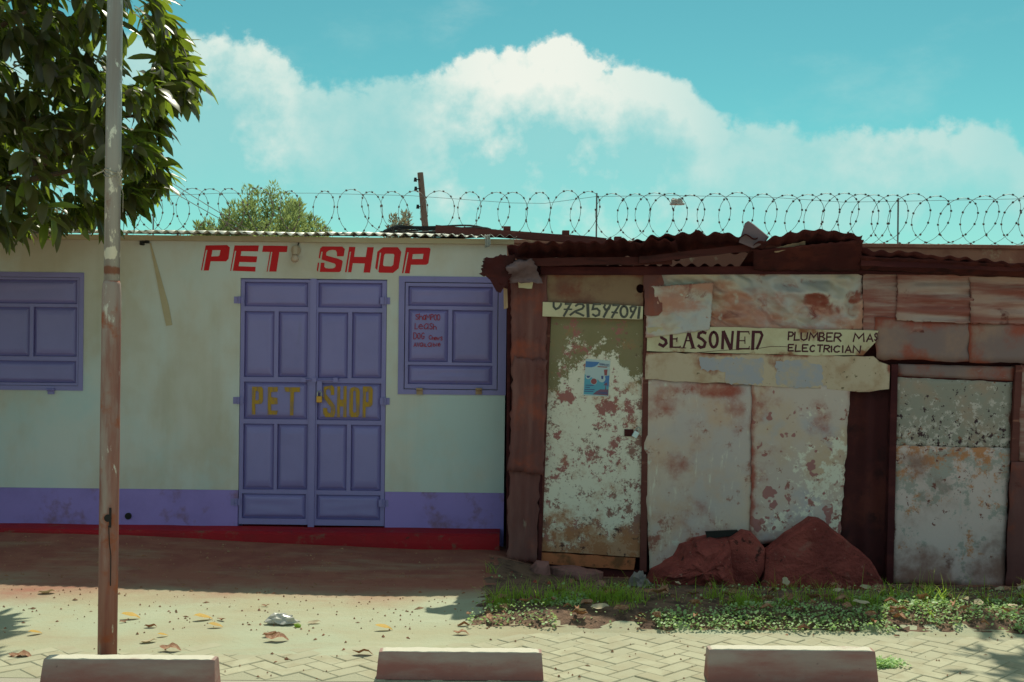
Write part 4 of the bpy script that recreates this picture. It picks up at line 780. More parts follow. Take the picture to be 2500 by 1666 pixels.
# ------------------------------------------------------------------ boulders and rubble at the shack foot
def blob(name, pts_px, Y, depth, mt, parent=None, seed=0, amp=.03, label=None, cat=None, group=None, jag=1.0, slab=False):
    """rock with the given pixel outline at depth Y, bulging towards the street"""
    out = rough_poly(pts_px, 16, 1.5 * jag, seed); P = [W(x, y, Y) for x, y in out]
    cx = sum(p.x for p in P) / len(P); cz = sum(p.z for p in P) / len(P); vs, fs = [], []; n = len(P)
    rings = [(1.0, depth * .9), (1.03, depth * .45), (1.0, 0.0), (.86, -depth * .42), (.6, -depth * .68), (.3, -depth * .8)]
    if slab: rings = [(1.0, depth), (1.02, depth * .5), (1.0, 0.0), (.95, -depth * .12), (.62, -depth * .20), (.3, -depth * .24)]
    for s_, dy in rings:
        for p in P:
            q = Vector((cx + (p.x - cx) * s_, Y + dy, cz + (p.z - cz) * s_))
            nn = noise.noise(q * 5 + Vector((seed, 0, 0))) * amp + noise.noise(q * 14 + Vector((0, seed, 0))) * amp * .6 + noise.noise(q * 34) * amp * .3
            vs.append(q + Vector((nn * .5, nn, nn * .5 if s_ < .99 else 0)))
    for r_ in range(len(rings) - 1):
        for i in range(n): fs.append((r_ * n + i, r_ * n + (i + 1) % n, (r_ + 1) * n + (i + 1) % n, (r_ + 1) * n + i))
    vs.append(Vector((cx, Y - depth * (.26 if slab else .84), cz))); c0 = len(vs) - 1; L = (len(rings) - 1) * n
    fs += [(L + i, L + (i + 1) % n, c0) for i in range(n)]; fs.append(tuple(range(n - 1, -1, -1)))
    o = mk(name, vs, fs, mt, parent)
    if label: tag(o, label, cat, group)
    return o
blob("earth_mound", [(1578, 1440), (1600, 1398), (1655, 1366), (1672, 1336), (1722, 1318), (1790, 1312), (1800, 1440)], 9.12, .22, m_rock, seed=3, amp=.08, jag=2.5, label="rough crumbly red earth mound against the tin wall", cat="earth mound")
blob("stone_slab", [(1782, 1320), (1816, 1298), (1836, 1302), (1868, 1340), (1866, 1392), (1838, 1442), (1784, 1442)], 9.05, .12, m_rock, seed=4, amp=.012, slab=True, label="narrow upright red stone slab between mound and large slab", cat="stone")
blob("stone_slab", [(1872, 1352), (1925, 1308), (1985, 1268), (2004, 1270), (2060, 1312), (2125, 1368), (2156, 1420), (2150, 1446), (1862, 1446)], 9.02, .16, m_rock, seed=5, amp=.014, slab=True, label="large triangular red stone slab leaning on the tin wall", cat="stone")
plate("black_board", pxz([(1722, 1298), (1800, 1294), (1804, 1306), (1726, 1316)], 9.14), [], 9.13, 9.16, m_black)
tag(bpy.data.objects["black_board"], "black board scrap lying on the red earth mound", "board")
blob("stone", [(1408, 1440), (1425, 1424), (1440, 1430), (1444, 1446), (1410, 1450)], 8.5, .06, m_stone, seed=6, amp=.015, label="pale lone stone before the peeling green door", cat="stone")
blob("stone", [(1440, 1438), (1462, 1420), (1478, 1422), (1482, 1444), (1446, 1450)], 8.45, .06, m_stone, seed=7, amp=.015, label="pointed stone nearest the white bag", cat="stone")
blob("stone", [(1290, 1395), (1310, 1372), (1340, 1374), (1345, 1410), (1290, 1412)], 9.05, .07, m_stone, seed=8, amp=.02, label="dark stone at the foot of the rusty corrugated corner", cat="stone")
blob("stone", [(1342, 1386), (1400, 1384), (1470, 1400), (1470, 1425), (1340, 1420)], 9.12, .08, m_stone, seed=9, amp=.02, label="flat doorstep stone under the peeling green door", cat="stone")
# ------------------------------------------------------------------ wheel stops
def wheel_stop(px0, px1, pyt, pyb, yaw, label, Yf=6.02):
    a = RC(px0, pyt, px1, pyb, Yf); w = a[1] - a[0]; z0 = -.002; h = a[3] - z0; cx = (a[0] + a[1]) / 2
    prof_ = [(0, 0), (.018, h * .55), (.028, h - .018), (.036, h), (.115, h), (.126, h - .014), (.14, 0)]
    vs, fs = [], []; n = 26; k = len(prof_)
    for i in range(n + 1):
        u = i / n; ex = -.012 if i in (0, n) else 0
        for y, z in prof_:
            taper = .010 * (1 if u > .5 else -1) * (1 - z / h) * (1 if i in (0, n) else 0)
            jx = .003 * noise.noise(Vector((u * 20, y * 30, px0)))
            vs.append(Vector((-w / 2 + u * w + taper, y + jx + (0.006 if i in (0, n) and y < .1 else 0), z + (jx if 0 < z else 0) + (-.006 if i in (0, n) and z > h * .8 else 0))))
    for i in range(n):
        for q in range(k - 1): fs.append((i * k + q, (i + 1) * k + q, (i + 1) * k + q + 1, i * k + q + 1))
    fs += [tuple(q for q in range(k)), tuple(n * k + q for q in range(k - 1, -1, -1))]
    rot = Matrix.Rotation(yaw, 3, 'Z'); vs = [rot @ v + Vector((cx, Yf, z0)) for v in vs]
    o = mk("wheel_stop", vs, fs, m_conc, org=(cx - w / 2, Yf, z0)); return tag(o, label, "wheel stop", "concrete wheel stops along the pavement")
wheel_stop(100, 518, 1614, 1692, math.radians(1.2), "concrete wheel stop directly in front of the tall pole", 5.74)
wheel_stop(923, 1323, 1596, 1662, math.radians(.6), "concrete wheel stop below the window with red handwriting")
wheel_stop(1734, 2142, 1591, 1660, math.radians(0), "concrete wheel stop in front of the weedy verge")
# ------------------------------------------------------------------ pole in the foreground
YP = 6.38
pole = empty("tall_pole", (W(262, 1600, YP).x, YP, -.03), "tall weathered two part metal pole beside the pet shop", "pole")
pxp = W(262, 1600, YP).x; bpt = W(263, 690, YP); tpx = W(281, 0, YP).x
zc = W(270, 690, YP).z
b = MB(); n = 24
low = [(-.05, .0505), (.6, .0505), (1.2, .0515), (zc - .06, .0500), (zc - .01, .0470), (zc + .012, .0405)]
b.tube([(pxp + (tpx - pxp) * (z / 3.6), YP, z) for z, r_ in low], [r_ for z, r_ in low], n); b.build("lower_tube", m_pole, pole, org=(pxp - .05, YP, 0), smooth=True)
b = MB(); b.tube([(pxp + (tpx - pxp) * (z / 3.6), YP, z) for z in (zc - .02, 3.0, 4.2, 6.0)], [.0415, .041, .040, .038], n); b.build("upper_tube", m_pole2, pole, org=(pxp - .05, YP, 0), smooth=True)
zi = W(270, 1262, YP).z; b = MB()
b.tube([(pxp + .012, YP - .0495, zi), (pxp + .012, YP - .0535, zi)], .020, 14); b.box(pxp + .02, pxp + .03, YP - .056, YP - .048, zi - .05, zi + .055); b.build("inspection_hole", m_black, pole)
b = MB(); b.tube([(pxp + .018, YP - .054, zi - .04), (pxp + .022, YP - .053, zi - .13), (pxp + .030, YP - .0505, zi - .2), (pxp + .030, YP - .051, zi - .36)], .003, 6); b.build("loose_wire", m_black, pole)
zt = W(280, 420, YP).z; xt = pxp + (tpx - pxp) * zt / 3.6
b = MB()
for q in range(3):
    b.tube([(xt + .045 * math.cos(a), YP + .045 * math.sin(a), zt + .012 * math.sin(a * 2 + q) - q * .012) for a in [2 * math.pi * i / 20 for i in range(21)]], .003, 5)
b.tube([(xt - .04, YP - .03, zt), (xt - .07, YP - .05, zt - .02), (xt - .09, YP - .05, zt - .03)], .003, 5)
for q in range(7): b.tube([(xt + .035, YP - .03, zt), (xt + .045 + R.uniform(-.02, .03), YP - .05, zt - .03 - R.uniform(0, .03)), (xt + .05 + R.uniform(-.02, .03), YP - .05, zt - .05 - R.uniform(0, .04))], .002, 4)
b.tube([(xt + .04, YP - .03, zt - .04), (xt + .065, YP - .03, zt - .12), (xt + .065, YP - .03, zt - .22)], .0015, 4)
tag(b.build("twine", m_twine), "frayed pale twine tied round the tall pole", "twine")
# ------------------------------------------------------------------ behind: boundary wall, razor wire, pole, cables
YB = 14.3
zw = W(2300, 601, YB).z
bw = empty("boundary_wall", (0, YB, 0), "reddish rendered boundary wall behind the tin shack", "wall")
box("wall_body", -14, 14, YB, YB + .2, -.3, zw - .03, m_bwall, bw); box("coping", -14, 14, YB - .03, YB + .23, zw - .029, zw + .02, m_bwall, bw, .01)
rw = empty("razor_wire", (0, YB + .1, zw), "coiled razor wire running along the top of the boundary wall", "razor wire")
b = MB(); bb = MB(); xw = -7.6; pts = []; nst = 26; turn = 0; rz = random.Random(31)
cur = [.30, .17, 0.0, 0.0]
while xw < 7.8:
    irr = .55 if xw > .6 else 1.0
    P_ = .24 if xw > .6 else .275
    nxt = [.285 + rz.uniform(-.055, .04) * irr, .262 + rz.uniform(-.06, .05) * irr, rz.uniform(-.04, .02) * irr, rz.uniform(-.6, .6) * irr]
    P_ *= 1 + rz.uniform(-.45, .6) * (irr + .25)
    for k in range(nst):
        a = 2 * math.pi * k / nst; f = k / nst; H, A2, dz, tl = (c0 + (c1 - c0) * f for c0, c1 in zip(cur, nxt))
        p = Vector((A2 * math.sin(a), 0, -H * math.cos(a))); p.x += p.z * tl * .35
        pts.append(Vector((xw + P_ * f + p.x, YB + .1 + .2 * math.cos(a + .5), zw + .32 + dz + p.z)))
    cur = nxt; xw += P_; turn += 1
b.tube(pts, .0032, 4); b.build("coil", m_wire, rw, smooth=True)
for i in range(0, len(pts) - 1, 1):
    if i % 2: continue
    p = pts[i]; t = (pts[i + 1] - pts[max(i - 1, 0)]).normalized(); n1_ = t.orthogonal().normalized(); n2_ = t.cross(n1_)
    for nn in (n1_, n2_): bb.add([p - t * .012 + nn * .013, p + t * .012 + nn * .013, p + t * .012 - nn * .013, p - t * .012 - nn * .013], [(0, 1, 2, 3)])
tag(bb.build("barbs", m_wire, rw), kind="stuff")
for px, pt in ((375, 470), (1457, 472), (2193, 484)):
    p0 = W(px, 600, YB + .1); p1 = W(px, pt, YB + .1); b = MB(); b.tube([(p1.x, YB + .1, zw - .1), (p1.x, YB + .1, p1.z)], .010, 6); b.build("stay_rod", m_wire, rw)
b = MB(); line = [W(x, y, YB + .1) for x, y in ((60, 500), (375, 480), (540, 472), (760, 472), (1000, 478), (1250, 496), (1330, 497), (1457, 480), (1640, 478), (1880, 482), (2060, 494), (2193, 492), (2380, 488), (2600, 484))]
b.tube(line, .003, 4); b.build("top_strand", m_wire, rw)
# utility pole
up_ = empty("utility_pole", W(1040, 600, 21), "leaning weathered utility pole with insulators beyond the roof", "utility pole")
b = MB(); p0, p1 = W(1026, 422, 21), W(1044, 620, 21); p2 = p1 + (p1 - p0) * 2.4; b.tube([p2, p1, p0], [.075, .062, .052], 10); b.build("pole", m_upole, up_)
for x, y in ((1014, 439), (1015, 461), (1020, 505)):
    b = MB(); p = W(x, y, 20.95); b.tube([p + Vector((.08, 0, 0)), p], .010, 6); b.tube([p + Vector((0, 0, -.035)), p + Vector((0, 0, .035))], [.03, .022], 8); b.build("insulator", m_black, up_)
for i, (x0, y0, x1, y1) in enumerate(((372, 402, 660, 592), (330, 400, 640, 590))):
    b = MB(); q0, q1 = W(x0, y0, 12.5), W(x1, y1, 15.2); q0 = q0 + (q0 - q1) * .8; b.tube([q0.lerp(q1, t / 12) - Vector((0, 0, .06 * math.sin(t / 12 * 3.14))) for t in range(13)], .0045, 5)
    tag(b.build("overhead_cable", m_wire), ("upper" if i == 0 else "lower") + " thin overhead cable slanting down behind the avocado leaves", "cable")
# plank with blocks, rag, coiled cable and bag
plk = beam("roof_plank", (1064, 560), (1480, 590), .030, m_wood, None, 9.92, n=10, w=1.2); tag(plk, "long bare plank laid across the roof joint of the two buildings", "plank")
for px, py, lb in ((1238, 560, "small wooden block on the plank nearest the white rag"), (1381, 570, "small wooden block midway along the roof plank"), (1508, 585, "small wooden block past the end of the roof plank")):
    c = W(px, py, 9.94); tag(box("wood_block", c.x - .030, c.x + .030, 9.90, 9.98, c.z - .035, c.z + .022, m_wood, None, .004), lb, "block")
rag = sheet("rag", [(1183, 574), (1196, 574), (1197, 602), (1184, 605)], 9.61, m_bag, None, 10, 8, lambda u, v, rr: .010 * math.sin(u * 14) , 1.5, 50); tag(rag, "white rag hanging from the roof plank", "rag")
b = MB(); c = W(1075, 572, 10.9)
for q in range(5):
    b.tube([(c.x + (.62 - q * .05) * math.cos(a), 10.9 + .30 * math.sin(a), c.z + .012 * q + .012 * math.sin(a * 3 + q)) for a in [2 * math.pi * i / 30 for i in range(31)]], .009, 6)
tag(b.build("cable_coil", m_black), "flat coil of black cable lying on the pet shop roof", "cable coil")
def crumple(name, c, sx, sy, sz_, mt, seed, label, cat):
    bm = bmesh.new(); bmesh.ops.create_icosphere(bm, subdivisions=3, radius=1)
    for v in bm.verts:
        n_ = noise.noise(v.co * 1.9 + Vector((seed, 0, 0))) * .55 + abs(noise.noise(v.co * 4.5 + Vector((0, seed, 0)))) * .7 + noise.noise(v.co * 9) * .15
        v.co *= .75 + n_ * .8
        v.co = Vector((v.co.x * sx, v.co.y * sy, max(-.2, v.co.z) * sz_))
    me = bpy.data.meshes.new(name); bm.to_mesh(me); bm.free(); me.materials.append(mt)
    o = bpy.data.objects.new(name, me); link(o, None, c); return tag(o, label, cat)
crumple("plastic_bag", W(1653, 498, YB + .05), .09, .05, .07, m_bag, 2.2, "clear plastic bag snagged in the razor wire", "plastic bag")
def G(px, py):
    """point on the ground seen at a pixel"""
    Y = 7.5
    for _ in range(25):
        p = W(px, py, Y); h = gh(p.x, Y); d = (py - 833) * cr - sr * (px - 1250); Y = .5 * Y + .5 * (CAMZ - h) * F / d
    p = W(px, py, Y); return Vector((p.x, Y, gh(p.x, Y)))
g = G(688, 1524); crumple("plastic_wrapper", g + Vector((0, 0, .02)), .10, .05, .045, m_bag, 5.1, "crumpled clear plastic wrapper on the sunlit dirt", "litter")
g = G(718, 1529); blob("seed_pod", [(718, 1525), (727, 1523), (735, 1527), (733, 1535), (722, 1536)], g.y - .03, .015, m_grass, seed=12, amp=.003, label="green seed pod beside the crumpled wrapper", cat="seed pod")
g = G(1560, 1436); crumple("plastic_bag", g + Vector((0, 0, .04)), .075, .06, .09, m_bagd, 7.7, "dirty white plastic bag at the foot of the green door", "plastic bag")
# ------------------------------------------------------------------ trees
def leaf_mesh(name, mt, seed, L=1.0, wd=.16, droop=.25, fold=.05, curl=0.0):
    rr = random.Random(seed); st = [(0, .02), (.12, .55), (.32, .95), (.55, 1), (.78, .72), (.92, .34), (1, 0.0)]; vs, fs = [], []
    for t, w in st:
        z = -droop * t * t + curl * math.sin(t * 9 + seed) * .05; e = w * wd
        wig = .012 * math.sin(t * 17 + seed)
        vs += [(t * L, -e, z + fold * w + wig), (t * L, 0, z), (t * L, e, z + fold * w - wig)]
    for i in range(len(st) - 1):
        for k in (0, 1): fs.append((i * 3 + k, i * 3 + k + 1, i * 3 + k + 4, i * 3 + k + 3))
    me = bpy.data.meshes.new(name); me.from_pydata(vs, [], fs); me.update(); me.materials.append(mt)
    for p in me.polygons: p.use_smooth = True
    return me
avo = [leaf_mesh("leaf", m_leaf, i, 1, .13 + .03 * (i % 3), .18 + .12 * (i % 4), .05) for i in range(6)] + [leaf_mesh("leaf", m_leafp, 9, 1, .14, .25)]
def inside(px, py):
    """crown outline of the avocado in the view"""
    prof = [(-600, 420), (0, 385), (60, 405), (110, 425), (160, 460), (215, 480), (260, 445), (300, 395), (340, 372), (380, 375), (430, 395), (470, 385), (505, 340), (540, 250), (560, 60), (590, 0), (625, -70)]
    for (a, x0), (b_, x1) in zip(prof, prof[1:]):
        if a <= py < b_: return px < x0 + (x1 - x0) * (py - a) / (b_ - a)
    return False
tree = empty("avocado_tree", (-4.9, 8.9, .0), "big avocado tree with long drooping leaves overhanging the pet shop", "tree")
b = MB(); b.tube([(-4.9, 8.9, -.1), (-4.85, 8.85, .9), (-4.95, 8.8, 2.0), (-4.8, 8.7, 3.4), (-4.9, 8.6, 4.6)], [.2, .16, .14, .11, .06], 12); b.build("trunk", m_bark, tree)
br_ends = [(-2.7, 8.5, 3.3), (-2.9, 8.2, 2.9), (-3.3, 8.0, 3.9), (-3.6, 9.2, 4.4), (-3.2, 8.8, 3.1), (-4.2, 7.7, 3.5), (-5.8, 8.0, 3.6), (-5.6, 9.3, 4.6), (-3.7, 7.9, 2.7)]
for e in br_ends:
    s_ = Vector((-4.85, 8.75, R.uniform(1.9, 3.0))); e = Vector(e); mid = s_.lerp(e, .5) + Vector((0, 0, .22))
    b = MB(); b.tube([s_, mid, e], [.05, .035, .012], 7); b.build("branch", m_bark, tree)
tips = []
rr = random.Random(5)
while len(tips) < 1000:
    Y = rr.uniform(7.75, 9.35); px = rr.uniform(-560, 500); py = rr.uniform(-560, 640)
    if not inside(px + 24, py + 34): continue
    if px < -330 and rr.random() < .5: continue
    if px > 270 and rr.random() < .52: continue
    p = W(px, py, Y)
    if p.z < 2.42 and Y > 9.0: continue
    tips.append(p)
for px, py in ((440, 95), (455, 150), (470, 205), (420, 120), (400, 60), (385, 10), (430, 180), (400, 240), (385, 300), (370, 350), (395, 420), (400, 440), (370, 470), (350, 380), (330, 500), (250, 525), (150, 540), (60, 560), (10, 575), (410, 200), (360, 250), (290, 505), (200, 530), (345, 440), (330, 470), (300, 490), (360, 400), (375, 330), (390, 270), (420, 160), (385, 440), (450, 120), (478, 200), (462, 240), (430, 150), (410, 60), (440, 185)):
    for q in range(2): tips.append(W(px - 25 + rr.uniform(-12, 12), py - 18 + rr.uniform(-12, 12), rr.uniform(8.5, 9.2)))
leaves = []
for p in tips:
    outw = Vector((p.x + 4.6, (p.y - 8.7) * .8, .25)).normalized(); yw = math.atan2(outw.y, outw.x)
    nl = rr.randint(6, 10)
    for k in range(nl):
        a = yw + (rr.gauss(0, .75) if rr.random() < .75 else rr.uniform(-3.1, 3.1)); pitch = rr.gauss(.55, .42); L = rr.uniform(.13, .24)
        pos = p + Vector((math.cos(a), math.sin(a), 0)) * rr.uniform(0, .05) + Vector((0, 0, rr.uniform(-.06, .04)))
        mw = Matrix.Translation(pos) @ Matrix.Rotation(a, 4, 'Z') @ Matrix.Rotation(pitch, 4, 'Y') @ Matrix.Rotation(rr.gauss(0, .5), 4, 'X') @ Matrix.Scale(L, 4)
        leaves.append((pos, mw, rr.randrange(6) if rr.random() > .05 else 6))
def topx(p):
    v = (CAMZ - p.z) / p.y * F; u = p.x / p.y * F; return 1250 + cr * u - sr * v, 833 + sr * u + cr * v
def key(l):
    x, y = topx(l[0]); return (not (0 < x < 520 and -20 < y < 640), l[0].y - (1.5 if x > 330 else 0))
leaves.sort(key=key)
fol = {}
org = ORG[tree.name]
for i, (pos, mw, k) in enumerate(leaves):
    if i < 300:
        o = bpy.data.objects.new("leaf", avo[k]); COL.objects.link(o); o.parent = tree; o.matrix_local = Matrix.Translation(-org) @ mw
    else:
        me = avo[k]; mb = fol.setdefault(k == 6, MB()); mb.add([mw @ v.co for v in me.vertices], [tuple(p.vertices) for p in me.polygons])
for kk, mb in fol.items(): tag(mb.build("foliage", m_leafp if kk else m_leaf, tree, smooth=True), kind="stuff")
# two hanging avocado stalks with fruit
for px, py in ((82, 390), (110, 380)):
    p = W(px, py, 7.95); b = MB(); b.tube([p + Vector((0, 0, .14)), p + Vector((.004, 0, 0))], .003, 5); b.tube([p + Vector((0, 0, z)) for z in (.0, -.012, -.04, -.06, -.068)], [.004, .016, .026, .02, .004], 8); b.build("fruit", m_bark, tree)
def feathery(name, px, py_top, py_base, wpx, Y, mt, n, seed, label, h_extra=3.0, upright=.6):
    rr = random.Random(seed); c = W(px, py_base, Y); top_ = W(px, py_top, Y).z; wd = wpx / F * Y / 2; base = c.z - h_extra
    e = empty(name, (c.x, Y, 0), label, "tree")
    b = MB(); b.tube([(c.x, Y, -.2), (c.x + .05, Y, base + 1), (c.x, Y, top_ - .5)], [.13, .09, .03], 8); b.build("trunk", m_bark, e)
    b = MB(); H = top_ - base
    npl = max(10, n // 26)
    for q in range(npl):                                  # each plume is a leaning spindle of fine sprays
        a = rr.uniform(0, 6.283); k = math.sqrt(rr.random()); r_ = wd * k * .95; hgt = H * (1.0 - .42 * k ** 2 + rr.uniform(-.10, .02)); L0 = hgt * rr.uniform(.35, .6)
        tip = Vector((c.x + r_ * math.cos(a), Y + r_ * math.sin(a), base + hgt)); root = tip - Vector((math.cos(a) * k * .35, math.sin(a) * k * .35, L0))
        fat = rr.uniform(.10, .17) * (wd / 1.1 + .4)
        for s_ in range(300):
            t = rr.random() ** .9; w_ = fat * math.sin(3.0 * min(1, t * .93 + .07)) ** .7; an = rr.uniform(0, 6.28); rad = w_ * math.sqrt(rr.random())
            q0 = root.lerp(tip, t) + Vector((rad * math.cos(an), rad * math.sin(an), 0)); d = Vector((math.cos(an) * .7 + rr.gauss(0, .3), math.sin(an) * .7 + rr.gauss(0, .3), rr.gauss(.9, .35))).normalized()
            L = rr.uniform(.06, .15); w = L * .13; sd = d.orthogonal().normalized(); sd.rotate(Matrix.Rotation(rr.uniform(0, 6.28), 3, d))
            b.add([q0, q0 + d * L * .5 + sd * w, q0 + d * L, q0 + d * L * .5 - sd * w], [(0, 1, 2, 3)])
    tag(b.build("crown", mt, e), kind="stuff"); return e
feathery("feathery_tree", 650, 452, 600, 400, 26, m_casu, 3000, 3, "large bright feathery tree behind the pet shop roof", 2.5)
feathery("feathery_tree", 485, 520, 600, 130, 25, m_casu, 480, 4, "low feathery sapling left of the large feathery tree", 1.6)
feathery("feathery_tree", 985, 500, 600, 120, 27, m_casug, 520, 5, "grey green tree next to the leaning utility pole", 2.0)
feathery("feathery_tree", 120, 500, 600, 130, 24, m_casug, 500, 6, "dusky tree half hidden behind the avocado leaves", 2.0)
# tree at the right edge, whose branch shades the pavement corner
tr2 = empty("street_tree", (6.75, 9.0, 0), "street tree beyond the right end of the verge", "tree")
b = MB(); b.tube([(6.75, 9.0, -.2), (6.7, 9.0, 1.8), (6.55, 9.1, 3.6), (6.3, 9.3, 4.6)], [.15, .13, .10, .05], 10); b.build("trunk", m_bark, tr2)
for e in ((4.3, 9.7, 5.1), (5.2, 9.5, 5.6), (6.9, 9.2, 5.6), (3.7, 9.7, 5.25)):
    b = MB(); b.tube([(6.5, 9.12, 3.9), ((6.5 + e[0]) / 2, 9.4, (3.9 + e[2]) / 2 + .35), e], [.06, .04, .012], 7); b.build("branch", m_bark, tr2)
b = MB(); rr = random.Random(8)
for q in range(420):
    p = Vector((rr.uniform(3.3, 7.3), rr.gauss(9.6, .35), rr.gauss(5.35, .28)))
    if p.z < 1.72 + .318 * p.y and p.x < .52 * p.y: continue
    for s_ in range(7):
        me = avo[rr.randrange(6)]; mw = Matrix.Translation(p + Vector((rr.gauss(0, .05), rr.gauss(0, .05), 0))) @ Matrix.Rotation(rr.uniform(0, 6.28), 4, 'Z') @ Matrix.Rotation(rr.gauss(.4, .4), 4, 'Y') @ Matrix.Rotation(rr.gauss(0, .5), 4, 'X') @ Matrix.Scale(rr.uniform(.14, .24), 4)
        b.add([mw @ v.co for v in me.vertices], [tuple(f.vertices) for f in me.polygons])
tag(b.build("crown", m_leaf, tr2, smooth=True), kind="stuff")
# ------------------------------------------------------------------ verge: soil, grass, weeds, dry leaves, crumbs
rr = random.Random(21)
b = MB(); nxs, nys = 130, 40
for j in range(nys + 1):
    for i in range(nxs + 1):
        y = 7.02 + 2.2 * j / nys; x0_ = -.36 + .12 * sstep(7.3, 9.0, y) + .07 * noise.noise(Vector((y * 3, 5, 0))); x = x0_ + (5.5 - x0_) * i / nxs
        
        e = min(i, j * 2.0, 12) / 12
        b.v.append(Vector((x, y + (.05 * noise.noise(Vector((x * 4, 7, 0))) if j == 0 else 0), gh(x, y) - .004 + .014 * e + .012 * e * noise.noise(Vector((x * 9, y * 9, 4))))))
b.f = [(j * (nxs + 1) + i, j * (nxs + 1) + i + 1, (j + 1) * (nxs + 1) + i + 1, (j + 1) * (nxs + 1) + i) for j in range(nys) for i in range(nxs)]
tag(b.build("verge", m_soil, org=(0, 0, 0), smooth=True), "strip of dark soil verge before the shack", kind="structure")
b = MB()
def blade(x, y, L, w, lean, az):
    z = gh(x, y) + .005; d = Vector((math.cos(az), math.sin(az), 0)); sd = Vector((-d.y, d.x, 0)) * w; vs = []
    for t in (0, .35, .7, 1):
        p = Vector((x, y, z)) + d * (lean * L * t * t) + Vector((0, 0, L * t * (1 - .35 * lean * t))); k = (1 - t) ** .7
        vs += [p - sd * k, p + sd * k]
    b.add(vs, [(0, 1, 3, 2), (2, 3, 5, 4), (4, 5, 7, 6)])
def gdens(x, y): return noise.noise(Vector((x * 1.3, y * 2.2, 11))) + .5 * noise.noise(Vector((x * 4, y * 5, 2)))
cnt = 0
while cnt < 310:                                           # tufts
    x = rr.uniform(-.15, 4.6); y = rr.gauss(7.53, .10) if rr.random() < .88 else rr.uniform(7.2, 8.9)
    if gdens(x, y) < .02 + (.22 if x > 2.2 else 0) and rr.random() < .88: continue
    cnt += 1
    for q in range(rr.randint(4, 11)): blade(x + rr.gauss(0, .025), y + rr.gauss(0, .02), rr.uniform(.04, .15) * (1.15 if y > 7.42 else .6), rr.uniform(.002, .0042), rr.uniform(.1, 1.3), rr.uniform(0, 6.28))
for q in range(46): blade(rr.uniform(.1, 4.4), rr.gauss(7.6, .18), rr.uniform(.16, .30), .0016, rr.uniform(.1, .8), rr.uniform(0, 6.28))
tag(b.build("grass", m_grass), "bright green grass tufts along the verge", kind="stuff")
b = MB(); cnt = 0
while cnt < 9500:                                          # creeping round leaved weed
    x = rr.uniform(-.25, 4.8); y = rr.uniform(7.08, 7.62) if rr.random() < .93 else rr.uniform(7.6, 9.1)
    if x < .25 and 7.7 > y and rr.random() < .75: continue
    dn = gdens(x + 5, y) + sstep(.3, 2.6, x) * .45
    if dn < .18 and rr.random() < .95: continue
    cnt += 1; r_ = rr.uniform(.005, .0125); p = Vector((x, y, gh(x, y) + rr.uniform(.010, .050))); nrm = Vector((rr.gauss(0, .5), rr.gauss(0, .5), 1)).normalized(); a1 = nrm.orthogonal().normalized(); a2 = nrm.cross(a1)
    b.add([p + (a1 * math.cos(t) + a2 * math.sin(t) * .8) * r_ for t in (0, 1.05, 2.1, 3.14, 4.2, 5.24)], [(0, 1, 2, 3, 4, 5)])
tag(b.build("weeds", m_weed), "creeping pale green weeds on the verge", kind="stuff")
dryv = [leaf_mesh("dry_leaf", m_dry, i, 1, .17 + .03 * (i % 3), -.08 + .07 * (i % 3), .10 + .10 * (i % 2), 1.6) for i in range(4)] + [leaf_mesh("dry_leaf", m_drypale, 7, 1, .24, -.1, .10, 1.0)]
yv = [leaf_mesh("yellow_leaf", m_yleaf, i, 1, .24, .25, .05, .3) for i in range(2)]
def put_leaf(me, name, pos, L, az, label, group=None, tilt=0.0, cat="leaf", lift=.004):
    if lift < .0225: lift = -min(v.co.z for v in me.vertices) * L + .0015 + abs(tilt) * .06 * L
    o = bpy.data.objects.new(name, me); COL.objects.link(o)
    o.matrix_world = Matrix.Translation(pos + Vector((0, 0, lift))) @ Matrix.Rotation(az, 4, 'Z') @ Matrix.Rotation(tilt, 4, 'X') @ Matrix.Scale(L, 4)
    return tag(o, label, cat, group)
gl = "fallen leaves on the dirt"
for px, py, L, az, label in ((295, 1512, .13, .1, "yellow leaf just right of the tall pole"), (472, 1516, .13, .25, "large yellow leaf with green tip pointing at the blue door"), (508, 1533, .10, 0.0, "smaller yellow leaf below the large yellow one"),
        (384, 1556, .07, .4, "small yellow leaf beside the pale leaf near the pole"), (915, 1540, .12, .05, "lone bright yellow leaf on open dirt above the middle wheel stop"), (68, 1552, .09, .5, "greenish yellow leaf by the tree shadow")):
    put_leaf(yv[int(px) % 2], "yellow_leaf", G(px, py), L * .88, az, label, gl, .15, lift=.02 if L > .1 else .012)
